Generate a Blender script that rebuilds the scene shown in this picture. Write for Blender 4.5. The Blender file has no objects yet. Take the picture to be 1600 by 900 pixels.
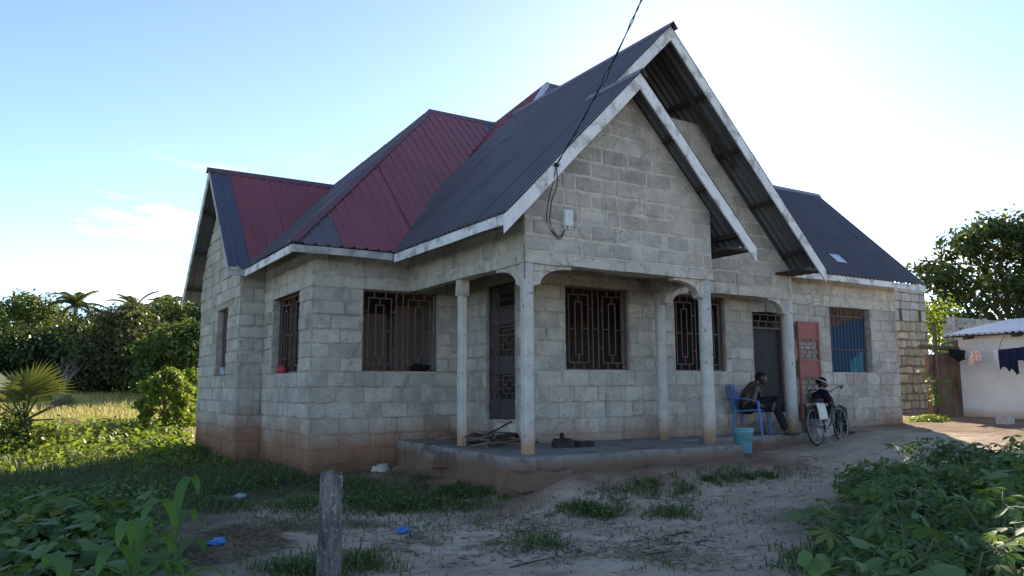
import bpy, math, random
import numpy as np
from mathutils import Matrix, Vector

random.seed(7)
RNG = np.random.default_rng(11)
SC = bpy.context.scene
COL = SC.collection
R = math.radians

# ---------------------------------------------------------------- camera (eye at z = 0; house axes are x / y)
F_PX, PITCH, YAW, ROLL = 1203.0, 0.1287, 0.5596, -0.0053
_R = np.array([math.cos(YAW), -math.sin(YAW), 0.0])
_F = np.array([math.sin(YAW) * math.cos(PITCH), math.cos(YAW) * math.cos(PITCH), math.sin(PITCH)])
_U = np.array([-math.sin(YAW) * math.sin(PITCH), -math.cos(YAW) * math.sin(PITCH), math.cos(PITCH)])
_CR = math.cos(ROLL) * _R + math.sin(ROLL) * _U
_CU = -math.sin(ROLL) * _R + math.cos(ROLL) * _U
cam_data = bpy.data.cameras.new("camera")
cam_data.sensor_width = 36.0
cam_data.lens = F_PX / 1600.0 * 36.0
cam_data.clip_start = 0.05
cam_data.clip_end = 2000.0
cam = bpy.data.objects.new("camera", cam_data)
cam.matrix_world = Matrix(((_CR[0], _CU[0], -_F[0], 0), (_CR[1], _CU[1], -_F[1], 0), (_CR[2], _CU[2], -_F[2], 0), (0, 0, 0, 1)))
COL.objects.link(cam)
SC.camera = cam

# ---------------------------------------------------------------- sky, sun, exposure
SUN_AZ, SUN_EL = R(46.5), R(23.0)          # azimuth from +y towards +x
world = bpy.data.worlds.new("World")
SC.world = world
world.use_nodes = True
wn, wl = world.node_tree.nodes, world.node_tree.links
wn.clear()
w_out = wn.new("ShaderNodeOutputWorld")
w_bg = wn.new("ShaderNodeBackground")
w_bg.inputs["Strength"].default_value = 0.15
sky = wn.new("ShaderNodeTexSky")
sky.sky_type = 'NISHITA'
sky.sun_disc = False
sky.sun_elevation = SUN_EL
sky.sun_rotation = SUN_AZ
sky.altitude = 30.0
sky.air_density = 0.55
sky.dust_density = 0.07
sky.ozone_density = 0.4
# a few thin fair-weather clouds low over the trees
tc = wn.new("ShaderNodeTexCoord")
mp = wn.new("ShaderNodeMapping")
mp.inputs["Scale"].default_value = (2.2, 2.2, 11.0)
nz = wn.new("ShaderNodeTexNoise")
nz.inputs["Scale"].default_value = 1.6
nz.inputs["Detail"].default_value = 7.0
nz.inputs["Roughness"].default_value = 0.55
mp.inputs["Location"].default_value = (1.35, 0.2, 1.25)
cr = wn.new("ShaderNodeValToRGB")
cr.color_ramp.elements[0].position = 0.55
cr.color_ramp.elements[0].color = (0, 0, 0, 1)
cr.color_ramp.elements[1].position = 0.68
cr.color_ramp.elements[1].color = (0.8, 0.8, 0.8, 1)
mixc = wn.new("ShaderNodeMix")
mixc.data_type = 'RGBA'
mixc.inputs[7].default_value = (9.0, 8.6, 8.2, 1)
wl.new(tc.outputs["Generated"], mp.inputs["Vector"])
wl.new(mp.outputs[0], nz.inputs["Vector"])
wl.new(nz.outputs["Fac"], cr.inputs["Fac"])
sepw = wn.new("ShaderNodeSeparateXYZ")
wl.new(tc.outputs["Generated"], sepw.inputs[0])
lowm = wn.new("ShaderNodeMapRange")
lowm.inputs["From Min"].default_value = 0.30
lowm.inputs["From Max"].default_value = 0.16
wl.new(sepw.outputs[2], lowm.inputs["Value"])
cmul = wn.new("ShaderNodeMath")
cmul.operation = 'MULTIPLY'
wl.new(cr.outputs["Color"], cmul.inputs[0])
wl.new(lowm.outputs[0], cmul.inputs[1])
wl.new(cmul.outputs[0], mixc.inputs[0])
wl.new(sky.outputs[0], mixc.inputs[6])
wl.new(mixc.outputs[2], w_bg.inputs["Color"])
wl.new(w_bg.outputs[0], w_out.inputs["Surface"])

sun_data = bpy.data.lights.new("sun", 'SUN')
sun_data.energy = 5.0
sun_data.angle = R(0.5)
sun_data.color = (1.0, 0.86, 0.66)
sun = bpy.data.objects.new("sun", sun_data)
_sd = Vector((math.sin(SUN_AZ) * math.cos(SUN_EL), math.cos(SUN_AZ) * math.cos(SUN_EL), math.sin(SUN_EL)))
sun.rotation_euler = _sd.to_track_quat('Z', 'Y').to_euler()
sun.location = (30, 25, 20)
COL.objects.link(sun)

SC.view_settings.view_transform = 'Standard'
SC.view_settings.look = 'None'
SC.view_settings.exposure = 1.16
SC.view_settings.gamma = 1.0
SC.view_settings.use_curve_mapping = False
SC.render.engine = 'CYCLES'
SC.cycles.use_denoising = True
SC.cycles.max_bounces = 6
SC.cycles.diffuse_bounces = 3
SC.cycles.glossy_bounces = 2
SC.cycles.transmission_bounces = 4
SC.cycles.transparent_max_bounces = 6


# ---------------------------------------------------------------- rays and ground
def ray(u, v):
    a, b = (u - 800.0) / F_PX, (450.0 - v) / F_PX
    return a * _CR + b * _CU + _F


def dep(u, v, d):
    """the point seen at photo pixel (u, v), d metres in front of the camera along the ground"""
    r = ray(u, v)
    h = np.array([math.sin(YAW), math.cos(YAW), 0.0])
    return r * (d / float(r @ h))


def at(u, v, **k):
    ax, val = list(k.items())[0]
    r = ray(u, v)
    return r * (val / r['xyz'.index(ax)])


def pj(p):
    p = np.asarray(p, float)
    d = p @ _F
    return 800 + F_PX * (p @ _CR) / d, 450 - F_PX * (p @ _CU) / d


def _hash(ix, iy, s):
    n = (ix * 374761393 + iy * 668265263 + s * 1442695041) & 0xFFFFFFFF
    n = ((n ^ (n >> 13)) * 1274126177) & 0xFFFFFFFF
    return ((n ^ (n >> 16)) & 0xFFFF) / 65535.0


def vnoise(x, y, s=0):
    x, y = np.asarray(x, float), np.asarray(y, float)
    ix, iy = np.floor(x).astype(np.int64), np.floor(y).astype(np.int64)
    fx, fy = x - ix, y - iy
    fx, fy = fx * fx * (3 - 2 * fx), fy * fy * (3 - 2 * fy)
    a, b = _hash(ix, iy, s), _hash(ix + 1, iy, s)
    c, d = _hash(ix, iy + 1, s), _hash(ix + 1, iy + 1, s)
    return (a * (1 - fx) + b * fx) * (1 - fy) + (c * (1 - fx) + d * fx) * fy


def fbm(x, y, s=0, o=4):
    t, a, f = 0.0, 0.5, 1.0
    for i in range(o):
        t = t + a * (vnoise(np.asarray(x) * f, np.asarray(y) * f, s + i) - 0.5)
        a, f = a * 0.5, f * 2.03
    return t


def sstep(a, b, x):
    t = np.clip((np.asarray(x, float) - a) / (b - a), 0, 1)
    return t * t * (3 - 2 * t)


def boxdist(x, y, x0, x1, y0, y1):
    dx = np.maximum(np.maximum(x0 - x, x - x1), 0)
    dy = np.maximum(np.maximum(y0 - y, y - y1), 0)
    return np.hypot(dx, dy)


def gz(x, y, fine=True):
    x, y = np.asarray(x, float), np.asarray(y, float)
    g = -1.40 + 0.57 * sstep(6.0, 15.5, x)
    d1 = boxdist(x, y, 5.95, 9.3, 7.95, 11.0)
    g = g + 0.34 * np.exp(-(d1 / 0.85) ** 2) * (1 - 0.35 * sstep(7, 9, x))
    d2 = boxdist(x, y, 3.7, 6.0, 12.0, 20.0)
    g = g + 0.07 * np.exp(-(d2 / 0.8) ** 2)
    rr = np.hypot(x, y)
    g = g + 1.15 * sstep(24, 62, rr) * sstep(14, 30, y) + 0.05 * sstep(60, 300, rr)
    if fine:
        g = g + 0.09 * fbm(x * 0.55, y * 0.55, 3, 3) + 0.075 * fbm(x * 2.3, y * 2.3, 9, 3) + 0.022 * fbm(x * 7.0, y * 7.0, 13, 2)
    return g


def gpts(u, v):
    u, v = np.asarray(u, float), np.asarray(v, float)
    r = ((u - 800.0) / F_PX)[:, None] * _CR + ((450.0 - v) / F_PX)[:, None] * _CU + _F
    t = 1.2 / np.maximum(1e-3, -r[:, 2])
    for _ in range(25):
        t = 0.4 * t + 0.6 * np.clip(gz(r[:, 0] * t, r[:, 1] * t) / np.minimum(r[:, 2], -1e-3), 0.5, 200)
    return np.stack([r[:, 0] * t, r[:, 1] * t], -1)


def gpt(u, v):
    r = ray(u, v)
    t = 1.2 / max(1e-4, -r[2])
    for _ in range(40):
        p = r * t
        t *= float(gz(p[0], p[1])) / min(p[2], -1e-4)
    p = r * t
    return np.array([p[0], p[1], float(gz(p[0], p[1]))])


# ---------------------------------------------------------------- materials
def new_mat(name):
    m = bpy.data.materials.new(name)
    m.use_nodes = True
    n, l = m.node_tree.nodes, m.node_tree.links
    n.clear()
    out = n.new("ShaderNodeOutputMaterial")
    bs = n.new("ShaderNodeBsdfPrincipled")
    l.new(bs.outputs[0], out.inputs[0])
    return m, n, l, bs, out


def _noise(n, l, src, scale, detail=5.0, stretch=None, rough=0.55):
    t = n.new("ShaderNodeTexNoise")
    t.inputs["Scale"].default_value = scale
    t.inputs["Detail"].default_value = detail
    t.inputs["Roughness"].default_value = rough
    if stretch:
        mpp = n.new("ShaderNodeMapping")
        mpp.inputs["Scale"].default_value = stretch
        l.new(src, mpp.inputs["Vector"])
        src = mpp.outputs[0]
    l.new(src, t.inputs["Vector"])
    return t.outputs["Fac"]


def _ramp(n, l, fac, lo, hi):
    mr = n.new("ShaderNodeMapRange")
    mr.inputs["From Min"].default_value = lo
    mr.inputs["From Max"].default_value = hi
    mr.clamp = True
    l.new(fac, mr.inputs["Value"])
    return mr.outputs[0]


def _mix(n, l, fac, a, b, blend='MIX'):
    mx = n.new("ShaderNodeMix")
    mx.data_type = 'RGBA'
    mx.blend_type = blend
    for sock, val in ((0, fac), (6, a), (7, b)):
        if isinstance(val, (int, float)):
            mx.inputs[sock].default_value = val
        elif isinstance(val, tuple):
            mx.inputs[sock].default_value = (val[0], val[1], val[2], 1)
        else:
            l.new(val, mx.inputs[sock])
    return mx.outputs[2]


def _math(n, l, op, a, b=None):
    m = n.new("ShaderNodeMath")
    m.operation = op
    for i, val in enumerate((a, b)):
        if val is None:
            continue
        if isinstance(val, (int, float)):
            m.inputs[i].default_value = val
        else:
            l.new(val, m.inputs[i])
    return m.outputs[0]


def mat(name, c1, c2, scale=3.0, rough=0.85, spec=0.3, bump=0.25, bscale=45.0, island=0.0, dirt=None, streak=None,
        speck=None, metal=0.0, blotch=None, coord='world', stretch=None, bdist=0.01, under=None, smear=None, crack=None):
    """general weathered surface: two tones, per-piece variation, soil splash (dirt), run-off streaks, specks"""
    m, n, l, bs, out = new_mat(name)
    geo = n.new("ShaderNodeNewGeometry")
    if coord == 'world':
        pos = geo.outputs["Position"]
    else:
        pos = n.new("ShaderNodeTexCoord").outputs["Object"]
    f = _ramp(n, l, _noise(n, l, pos, scale, 6.0, stretch), 0.3, 0.7)
    col = _mix(n, l, f, c1, c2)
    if blotch:
        bc, bs_, lo, hi, amt = blotch
        fb = _ramp(n, l, _noise(n, l, pos, bs_, 4.0), lo, hi)
        col = _mix(n, l, _math(n, l, 'MULTIPLY', fb, amt), col, bc)
    if island:
        oi = n.new("ShaderNodeObjectInfo")
        s = _math(n, l, 'FRACT', _math(n, l, 'ADD', geo.outputs["Random Per Island"], oi.outputs["Random"]))
        k = n.new("ShaderNodeMapRange")
        k.inputs["To Min"].default_value = 1 - island
        k.inputs["To Max"].default_value = 1 + island
        l.new(s, k.inputs["Value"])
        cmb = n.new("ShaderNodeCombineColor")
        for i in range(3):
            l.new(k.outputs[0], cmb.inputs[i])
        col = _mix(n, l, 1.0, col, cmb.outputs[0], 'MULTIPLY')
    if streak:
        sc_, amt = streak
        fs = _ramp(n, l, _noise(n, l, pos, 1.0, 4.0, (7.0, 7.0, 0.55)), 0.55, 0.72)
        fs2 = _ramp(n, l, _noise(n, l, pos, 0.7, 2.0), 0.42, 0.62)
        col = _mix(n, l, _math(n, l, 'MULTIPLY', _math(n, l, 'MULTIPLY', fs, fs2), amt), col, sc_)
    if speck:
        pc, psc, lo, hi, amt = speck
        fp = _ramp(n, l, _noise(n, l, pos, psc, 3.0), lo, hi)
        col = _mix(n, l, _math(n, l, 'MULTIPLY', fp, amt), col, pc)
    if smear:                                    # trowel smears running across blocks and joints alike
        fsm = _ramp(n, l, _noise(n, l, pos, 2.3, 6.0, (1.0, 1.0, 1.5), 0.68), 0.535, 0.60)
        col = _mix(n, l, _math(n, l, 'MULTIPLY', fsm, smear[0]), col, smear[1])
        fsd = _ramp(n, l, _noise(n, l, pos, 1.5, 5.0, (1.3, 1.3, 0.7), 0.62), 0.56, 0.68)
        col = _mix(n, l, _math(n, l, 'MULTIPLY', fsd, smear[2]), col, smear[3])
    if crack:
        vo = n.new("ShaderNodeTexVoronoi")
        vo.feature = 'DISTANCE_TO_EDGE'
        vo.inputs["Scale"].default_value = crack[0]
        dv = n.new("ShaderNodeVectorMath")
        dv.operation = 'ADD'
        nt = n.new("ShaderNodeTexNoise")
        nt.inputs["Scale"].default_value = 4.0
        nt.inputs["Detail"].default_value = 4.0
        l.new(pos, nt.inputs["Vector"])
        l.new(pos, dv.inputs[0])
        sv = n.new("ShaderNodeVectorMath")
        sv.operation = 'SCALE'
        sv.inputs["Scale"].default_value = 0.35
        l.new(nt.outputs["Color"], sv.inputs[0])
        l.new(sv.outputs[0], dv.inputs[1])
        l.new(dv.outputs[0], vo.inputs["Vector"])
        fc = _math(n, l, 'MULTIPLY', _ramp(n, l, vo.outputs["Distance"], 0.016, 0.004), _ramp(n, l, _noise(n, l, pos, 0.9, 2.0), 0.5, 0.56))
        col = _mix(n, l, _math(n, l, 'MULTIPLY', fc, crack[1]), col, (0.05, 0.047, 0.042))
    if dirt:
        for (dc, z0, z1, wob, amt) in dirt:
            sep = n.new("ShaderNodeSeparateXYZ")
            l.new(pos, sep.inputs[0])
            nn = _noise(n, l, pos, 1.3, 5.0)
            zz = _math(n, l, 'ADD', sep.outputs[2], _math(n, l, 'MULTIPLY', _math(n, l, 'SUBTRACT', nn, 0.5), wob))
            fd = _ramp(n, l, zz, z1, z0)
            col = _mix(n, l, _math(n, l, 'MULTIPLY', fd, amt), col, dc)
    if under:
        col = _mix(n, l, geo.outputs["Backfacing"], col, under)      # bare metal back of a painted sheet
    l.new(col, bs.inputs["Base Color"])
    bs.inputs["Roughness"].default_value = rough
    bs.inputs["Specular IOR Level"].default_value = spec
    bs.inputs["Metallic"].default_value = metal
    if bump:
        b = n.new("ShaderNodeBump")
        b.inputs["Strength"].default_value = bump
        b.inputs["Distance"].default_value = bdist
        l.new(_noise(n, l, pos, bscale, 6.0, None, 0.65), b.inputs["Height"])
        l.new(b.outputs[0], bs.inputs["Normal"])
    return m


def leaf_mat(name, c1, c2, trans=0.35, tcol=None, scale=1.2, rough=0.5, spec=0.35, yellow=None):
    m, n, l, bs, out = new_mat(name)
    geo = n.new("ShaderNodeNewGeometry")
    oi = n.new("ShaderNodeObjectInfo")
    s = _math(n, l, 'FRACT', _math(n, l, 'ADD', geo.outputs["Random Per Island"], oi.outputs["Random"]))
    f2 = _ramp(n, l, _noise(n, l, geo.outputs["Position"], scale, 3.0), 0.3, 0.7)
    f = _math(n, l, 'ADD', _math(n, l, 'MULTIPLY', s, 0.6), _math(n, l, 'MULTIPLY', f2, 0.4))
    col = _mix(n, l, f, c1, c2)
    if yellow:
        col = _mix(n, l, _ramp(n, l, s, 0.93, 0.99), col, yellow)
    l.new(col, bs.inputs["Base Color"])
    bs.inputs["Roughness"].default_value = rough
    bs.inputs["Specular IOR Level"].default_value = spec
    tr = n.new("ShaderNodeBsdfTranslucent")
    if tcol:
        l.new(_mix(n, l, f, tuple(0.7 * c for c in tcol), tcol), tr.inputs["Color"])
    else:
        l.new(col, tr.inputs["Color"])
    mx = n.new("ShaderNodeMixShader")
    mx.inputs[0].default_value = trans
    l.new(bs.outputs[0], mx.inputs[1])
    l.new(tr.outputs[0], mx.inputs[2])
    l.new(mx.outputs[0], out.inputs[0])
    return m


ORANGE = (0.27, 0.125, 0.06)
BROWN = (0.12, 0.075, 0.048)
M = {}
_dirt = [(ORANGE, -0.92, -0.45, 0.6, 0.85), (BROWN, -1.4, -0.95, 0.4, 0.8)]
_sm = (0.4, (0.56, 0.515, 0.44), 0.5, (0.25, 0.22, 0.18))
M['block'] = mat('block', (0.365, 0.335, 0.285), (0.50, 0.465, 0.40), 2.2, 0.93, 0.15, 0.9, 30, island=0.17, dirt=_dirt,
                 streak=((0.15, 0.14, 0.12), 0.75), blotch=((0.60, 0.55, 0.47), 6.0, 0.52, 0.66, 0.5), speck=((0.14, 0.13, 0.115), 22.0, 0.62, 0.7, 0.7), bdist=0.03, smear=_sm, crack=(0.8, 0.28))
M['mortar'] = mat('mortar', (0.49, 0.445, 0.375), (0.64, 0.59, 0.50), 3.0, 0.95, 0.1, 0.8, 30, dirt=_dirt,
                  streak=((0.17, 0.16, 0.14), 0.75), blotch=((0.26, 0.245, 0.215), 7.0, 0.5, 0.7, 0.6), bdist=0.03, smear=_sm, crack=(0.8, 0.28))
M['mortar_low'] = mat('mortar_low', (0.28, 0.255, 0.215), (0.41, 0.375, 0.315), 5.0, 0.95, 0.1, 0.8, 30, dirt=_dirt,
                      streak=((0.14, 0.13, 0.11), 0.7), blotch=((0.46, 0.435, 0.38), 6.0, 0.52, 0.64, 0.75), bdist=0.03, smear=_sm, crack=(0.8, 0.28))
M['concrete'] = mat('concrete', (0.42, 0.385, 0.325), (0.58, 0.535, 0.455), 4.0, 0.92, 0.15, 0.6, 28,
                    streak=((0.15, 0.14, 0.12), 0.8), blotch=((0.22, 0.205, 0.18), 9.0, 0.52, 0.68, 0.65), bdist=0.03, smear=_sm, crack=(1.0, 0.4))
M['pillar'] = mat('pillar', (0.40, 0.385, 0.35), (0.55, 0.53, 0.48), 5.0, 0.9, 0.2, 0.4, 40,
                  dirt=[((0.36, 0.20, 0.10), -0.74, -0.45, 0.25, 0.85)], speck=((0.12, 0.11, 0.10), 16.0, 0.62, 0.7, 0.8))
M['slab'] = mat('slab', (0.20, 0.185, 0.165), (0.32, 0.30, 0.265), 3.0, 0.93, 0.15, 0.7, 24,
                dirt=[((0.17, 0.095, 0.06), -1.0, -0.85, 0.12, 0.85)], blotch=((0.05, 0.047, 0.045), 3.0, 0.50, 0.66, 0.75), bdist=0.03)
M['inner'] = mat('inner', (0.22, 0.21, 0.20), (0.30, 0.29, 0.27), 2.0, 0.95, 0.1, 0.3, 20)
M['soot'] = mat('soot', (0.018, 0.017, 0.016), (0.06, 0.057, 0.054), 8.0, 0.95, 0.1, 0.6, 30)
M['stone'] = mat('stone', (0.36, 0.29, 0.195), (0.52, 0.44, 0.31), 4.0, 0.95, 0.1, 0.8, 25, island=0.22, bdist=0.03)
M['stone_joint'] = mat('stone_joint', (0.16, 0.125, 0.085), (0.25, 0.20, 0.145), 6.0, 0.95, 0.1, 0.8, 30)
M['red_sheet'] = mat('red_sheet', (0.185, 0.036, 0.045), (0.24, 0.05, 0.058), 1.2, 0.42, 0.5, 0.05, 10, under=(0.15, 0.155, 0.16), island=0.06,
                     blotch=((0.17, 0.05, 0.06), 2.2, 0.5, 0.75, 0.5))
M['blue_sheet'] = mat('blue_sheet', (0.054, 0.047, 0.054), (0.08, 0.069, 0.074), 1.0, 0.36, 0.55, 0.05, 10, under=(0.15, 0.155, 0.16), island=0.10,
                      blotch=((0.085, 0.06, 0.06), 1.3, 0.55, 0.75, 0.6))
M['navy_sheet'] = mat('navy_sheet', (0.052, 0.055, 0.085), (0.068, 0.07, 0.102), 1.0, 0.40, 0.5, 0.05, 10, under=(0.15, 0.155, 0.16))
M['grey_sheet'] = mat('grey_sheet', (0.085, 0.075, 0.085), (0.11, 0.09, 0.10), 1.0, 0.42, 0.5, 0.05, 10, under=(0.15, 0.155, 0.16), island=0.08)
M['ridge'] = mat('ridge', (0.14, 0.045, 0.05), (0.09, 0.055, 0.065), 1.5, 0.45, 0.5, 0.1, 12)
M['zinc'] = mat('zinc', (0.42, 0.44, 0.46), (0.60, 0.62, 0.64), 3.0, 0.38, 0.5, 0.1, 20, metal=0.75, blotch=((0.25, 0.16, 0.10), 3.0, 0.6, 0.75, 0.4))
M['white_board'] = mat('white_board', (0.62, 0.62, 0.60), (0.80, 0.80, 0.78), 2.0, 0.7, 0.3, 0.3, 30,
                       blotch=((0.30, 0.285, 0.26), 5.0, 0.50, 0.64, 0.8), streak=((0.3, 0.28, 0.25), 0.6), speck=((0.25, 0.235, 0.21), 30.0, 0.62, 0.70, 0.35))
M['grey_board'] = mat('grey_board', (0.28, 0.27, 0.25), (0.50, 0.48, 0.45), 5.0, 0.85, 0.2, 0.4, 30,
                      blotch=((0.12, 0.11, 0.10), 7.0, 0.5, 0.7, 0.7))
M['timber'] = mat('timber', (0.045, 0.035, 0.03), (0.075, 0.06, 0.05), 4.0, 0.85, 0.2, 0.3, 30)
M['iron'] = mat('iron', (0.10, 0.06, 0.055), (0.15, 0.085, 0.07), 9.0, 0.65, 0.4, 0.2, 60, blotch=((0.22, 0.19, 0.17), 14.0, 0.6, 0.7, 0.5))
M['red_iron'] = mat('red_iron', (0.26, 0.085, 0.075), (0.33, 0.12, 0.10), 6.0, 0.65, 0.3, 0.2, 40, blotch=((0.20, 0.10, 0.08), 9.0, 0.55, 0.7, 0.5))
M['dark_iron'] = mat('dark_iron', (0.045, 0.035, 0.038), (0.075, 0.055, 0.055), 6.0, 0.6, 0.4, 0.2, 40)
M['door_grey'] = mat('door_grey', (0.022, 0.022, 0.023), (0.034, 0.034, 0.035), 3.0, 0.6, 0.3, 0.1, 30)
M['wood_panel'] = mat('wood_panel', (0.15, 0.11, 0.085), (0.20, 0.15, 0.115), 3.0, 0.7, 0.3, 0.2, 20, stretch=(8, 8, 1))


# ---------------------------------------------------------------- objects
WLOC = {}


def tag(o, label=None, cat=None, group=None, kind=None):
    for k, v in (("label", label), ("category", cat), ("group", group), ("kind", kind)):
        if v:
            o[k] = v
    return o


def empty(name, loc, parent=None):
    o = bpy.data.objects.new(name, None)
    o.empty_display_size = 0.2
    COL.objects.link(o)
    loc = Vector([float(c) for c in loc])
    WLOC[o.name] = loc
    if parent:
        o.parent = parent
        o.location = loc - WLOC[parent.name]
    else:
        o.location = loc
    return o


def link(o, parent=None, loc=(0, 0, 0)):
    """link a mesh object whose position is given in world space under an (untransformed) parent"""
    COL.objects.link(o)
    loc = Vector([float(c) for c in loc])
    WLOC[o.name] = loc
    if parent:
        o.parent = parent
        o.location = loc - WLOC[parent.name]
    else:
        o.location = loc
    return o


class MB:
    """collects shapes, then builds them as ONE mesh object"""

    def __init__(self):
        self.v, self.f = [], []

    def add(self, verts, faces):
        b = len(self.v)
        self.v += [tuple(float(c) for c in p) for p in verts]
        self.f += [tuple(i + b for i in f) for f in faces]
        return self

    def box(self, a, b):
        (x0, y0, z0), (x1, y1, z1) = a, b
        return self.add([(x0, y0, z0), (x1, y0, z0), (x1, y1, z0), (x0, y1, z0), (x0, y0, z1), (x1, y0, z1), (x1, y1, z1), (x0, y1, z1)],
                        [(0, 3, 2, 1), (4, 5, 6, 7), (0, 1, 5, 4), (1, 2, 6, 5), (2, 3, 7, 6), (3, 0, 4, 7)])

    def beam(self, p, q, w, h, up=(0, 0, 1)):
        """a bar from p to q, w wide (sideways) and h high"""
        p, q, up = Vector(p), Vector(q), Vector(up)
        d = (q - p).normalized()
        s = d.cross(up)
        if s.length < 1e-4:
            s = d.cross(Vector((1, 0, 0)))
        s.normalize()
        t = s.cross(d).normalized()
        vs = []
        for e in (p, q):
            for a, b in ((-1, -1), (1, -1), (1, 1), (-1, 1)):
                vs.append(e + s * (a * w / 2) + t * (b * h / 2))
        return self.add(vs, [(0, 1, 2, 3), (7, 6, 5, 4), (0, 4, 5, 1), (1, 5, 6, 2), (2, 6, 7, 3), (3, 7, 4, 0)])

    def tube(self, pts, rad, n=8, closed=False, caps=True):
        pts = [Vector(p) for p in pts]
        rads = rad if hasattr(rad, '__len__') else [rad] * len(pts)
        rings, prev = [], None
        m = len(pts)
        for i, p in enumerate(pts):
            if closed:
                d = pts[(i + 1) % m] - pts[(i - 1) % m]
            else:
                d = pts[min(i + 1, m - 1)] - pts[max(i - 1, 0)]
            d = d.normalized() if d.length > 1e-9 else Vector((0, 0, 1))
            if prev is None:
                s = d.cross(Vector((0, 0, 1)))
                if s.length < 0.05:
                    s = d.cross(Vector((1, 0, 0)))
            else:
                s = prev - d * prev.dot(d)
                if s.length < 1e-6:
                    s = d.orthogonal()
            s.normalize()
            prev = s
            t = d.cross(s)
            rings.append([p + (s * math.cos(2 * math.pi * k / n) + t * math.sin(2 * math.pi * k / n)) * rads[i] for k in range(n)])
        vs = [q for r_ in rings for q in r_]
        fs = []
        for i in range(m if closed else m - 1):
            a, b = i * n, ((i + 1) % m) * n
            for k in range(n):
                fs.append((a + k, a + (k + 1) % n, b + (k + 1) % n, b + k))
        if caps and not closed:
            fs.append(tuple(reversed(range(n))))
            fs.append(tuple((m - 1) * n + k for k in range(n)))
        return self.add(vs, fs)

    def prism(self, poly, d):
        """poly: list of 3-D points (convex or simple), extruded by vector d"""
        d = Vector(d)
        poly = [Vector(p) for p in poly]
        n = len(poly)
        return self.add(poly + [p + d for p in poly],
                        [tuple(reversed(range(n))), tuple(range(n, 2 * n))] + [(i, (i + 1) % n, n + (i + 1) % n, n + i) for i in range(n)])

    def ball(self, c, r, nu=10, nv=7, M3=None):
        r = r if hasattr(r, '__len__') else (r, r, r)
        c = Vector(c)
        vs, fs = [], []
        for j in range(1, nv):
            th = math.pi * j / nv
            for i in range(nu):
                ph = 2 * math.pi * i / nu
                p = Vector((r[0] * math.sin(th) * math.cos(ph), r[1] * math.sin(th) * math.sin(ph), r[2] * math.cos(th)))
                vs.append(c + (M3 @ p if M3 else p))
        tp, bt = Vector((0, 0, r[2])), Vector((0, 0, -r[2]))
        vs += [c + (M3 @ tp if M3 else tp), c + (M3 @ bt if M3 else bt)]
        a, b = len(vs) - 2, len(vs) - 1
        for j in range(nv - 2):
            for i in range(nu):
                fs.append((j * nu + i, (j + 1) * nu + i, (j + 1) * nu + (i + 1) % nu, j * nu + (i + 1) % nu))
        for i in range(nu):
            fs.append((a, i, (i + 1) % nu))
            fs.append((b, (nv - 2) * nu + (i + 1) % nu, (nv - 2) * nu + i))
        return self.add(vs, fs)

    def cap(self, p, q, r0, r1, n=10):
        """a tapered capsule"""
        p, q = Vector(p), Vector(q)
        self.ball(p, r0, n, 6)
        self.ball(q, r1, n, 6)
        return self.tube([p, q], [r0, r1], n)

    def xf(self, mtx):
        self.v = [tuple(mtx @ Vector(p)) for p in self.v]
        return self

    def build(self, name, m, parent=None, smooth=False, mats=None, loc=None):
        me = bpy.data.meshes.new(name)
        off = Vector(loc) if loc is not None else Vector((0, 0, 0))
        vs = self.v if loc is None else [(a - off.x, b - off.y, c - off.z) for a, b, c in self.v]
        me.from_pydata(vs, [], self.f)
        me.materials.append(M[m] if isinstance(m, str) else m)
        if smooth:
            me.polygons.foreach_set("use_smooth", [True] * len(me.polygons))
        me.update()
        return link(bpy.data.objects.new(name, me), parent, off)


def np_mesh(name, verts, quads, m, smooth=False, tris=False):
    verts = np.asarray(verts, np.float32).reshape(-1, 3)
    k = 3 if tris else 4
    quads = np.asarray(quads, np.int32).reshape(-1, k)
    me = bpy.data.meshes.new(name)
    me.vertices.add(len(verts))
    me.vertices.foreach_set("co", verts.ravel())
    me.loops.add(quads.size)
    me.loops.foreach_set("vertex_index", quads.ravel())
    me.polygons.add(len(quads))
    me.polygons.foreach_set("loop_start", np.arange(0, quads.size, k, dtype=np.int32))
    me.polygons.foreach_set("loop_total", np.full(len(quads), k, np.int32))
    if smooth:
        me.polygons.foreach_set("use_smooth", np.ones(len(quads), bool))
    me.materials.append(M[m] if isinstance(m, str) else m)
    me.update()
    me.validate()
    return me

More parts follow.
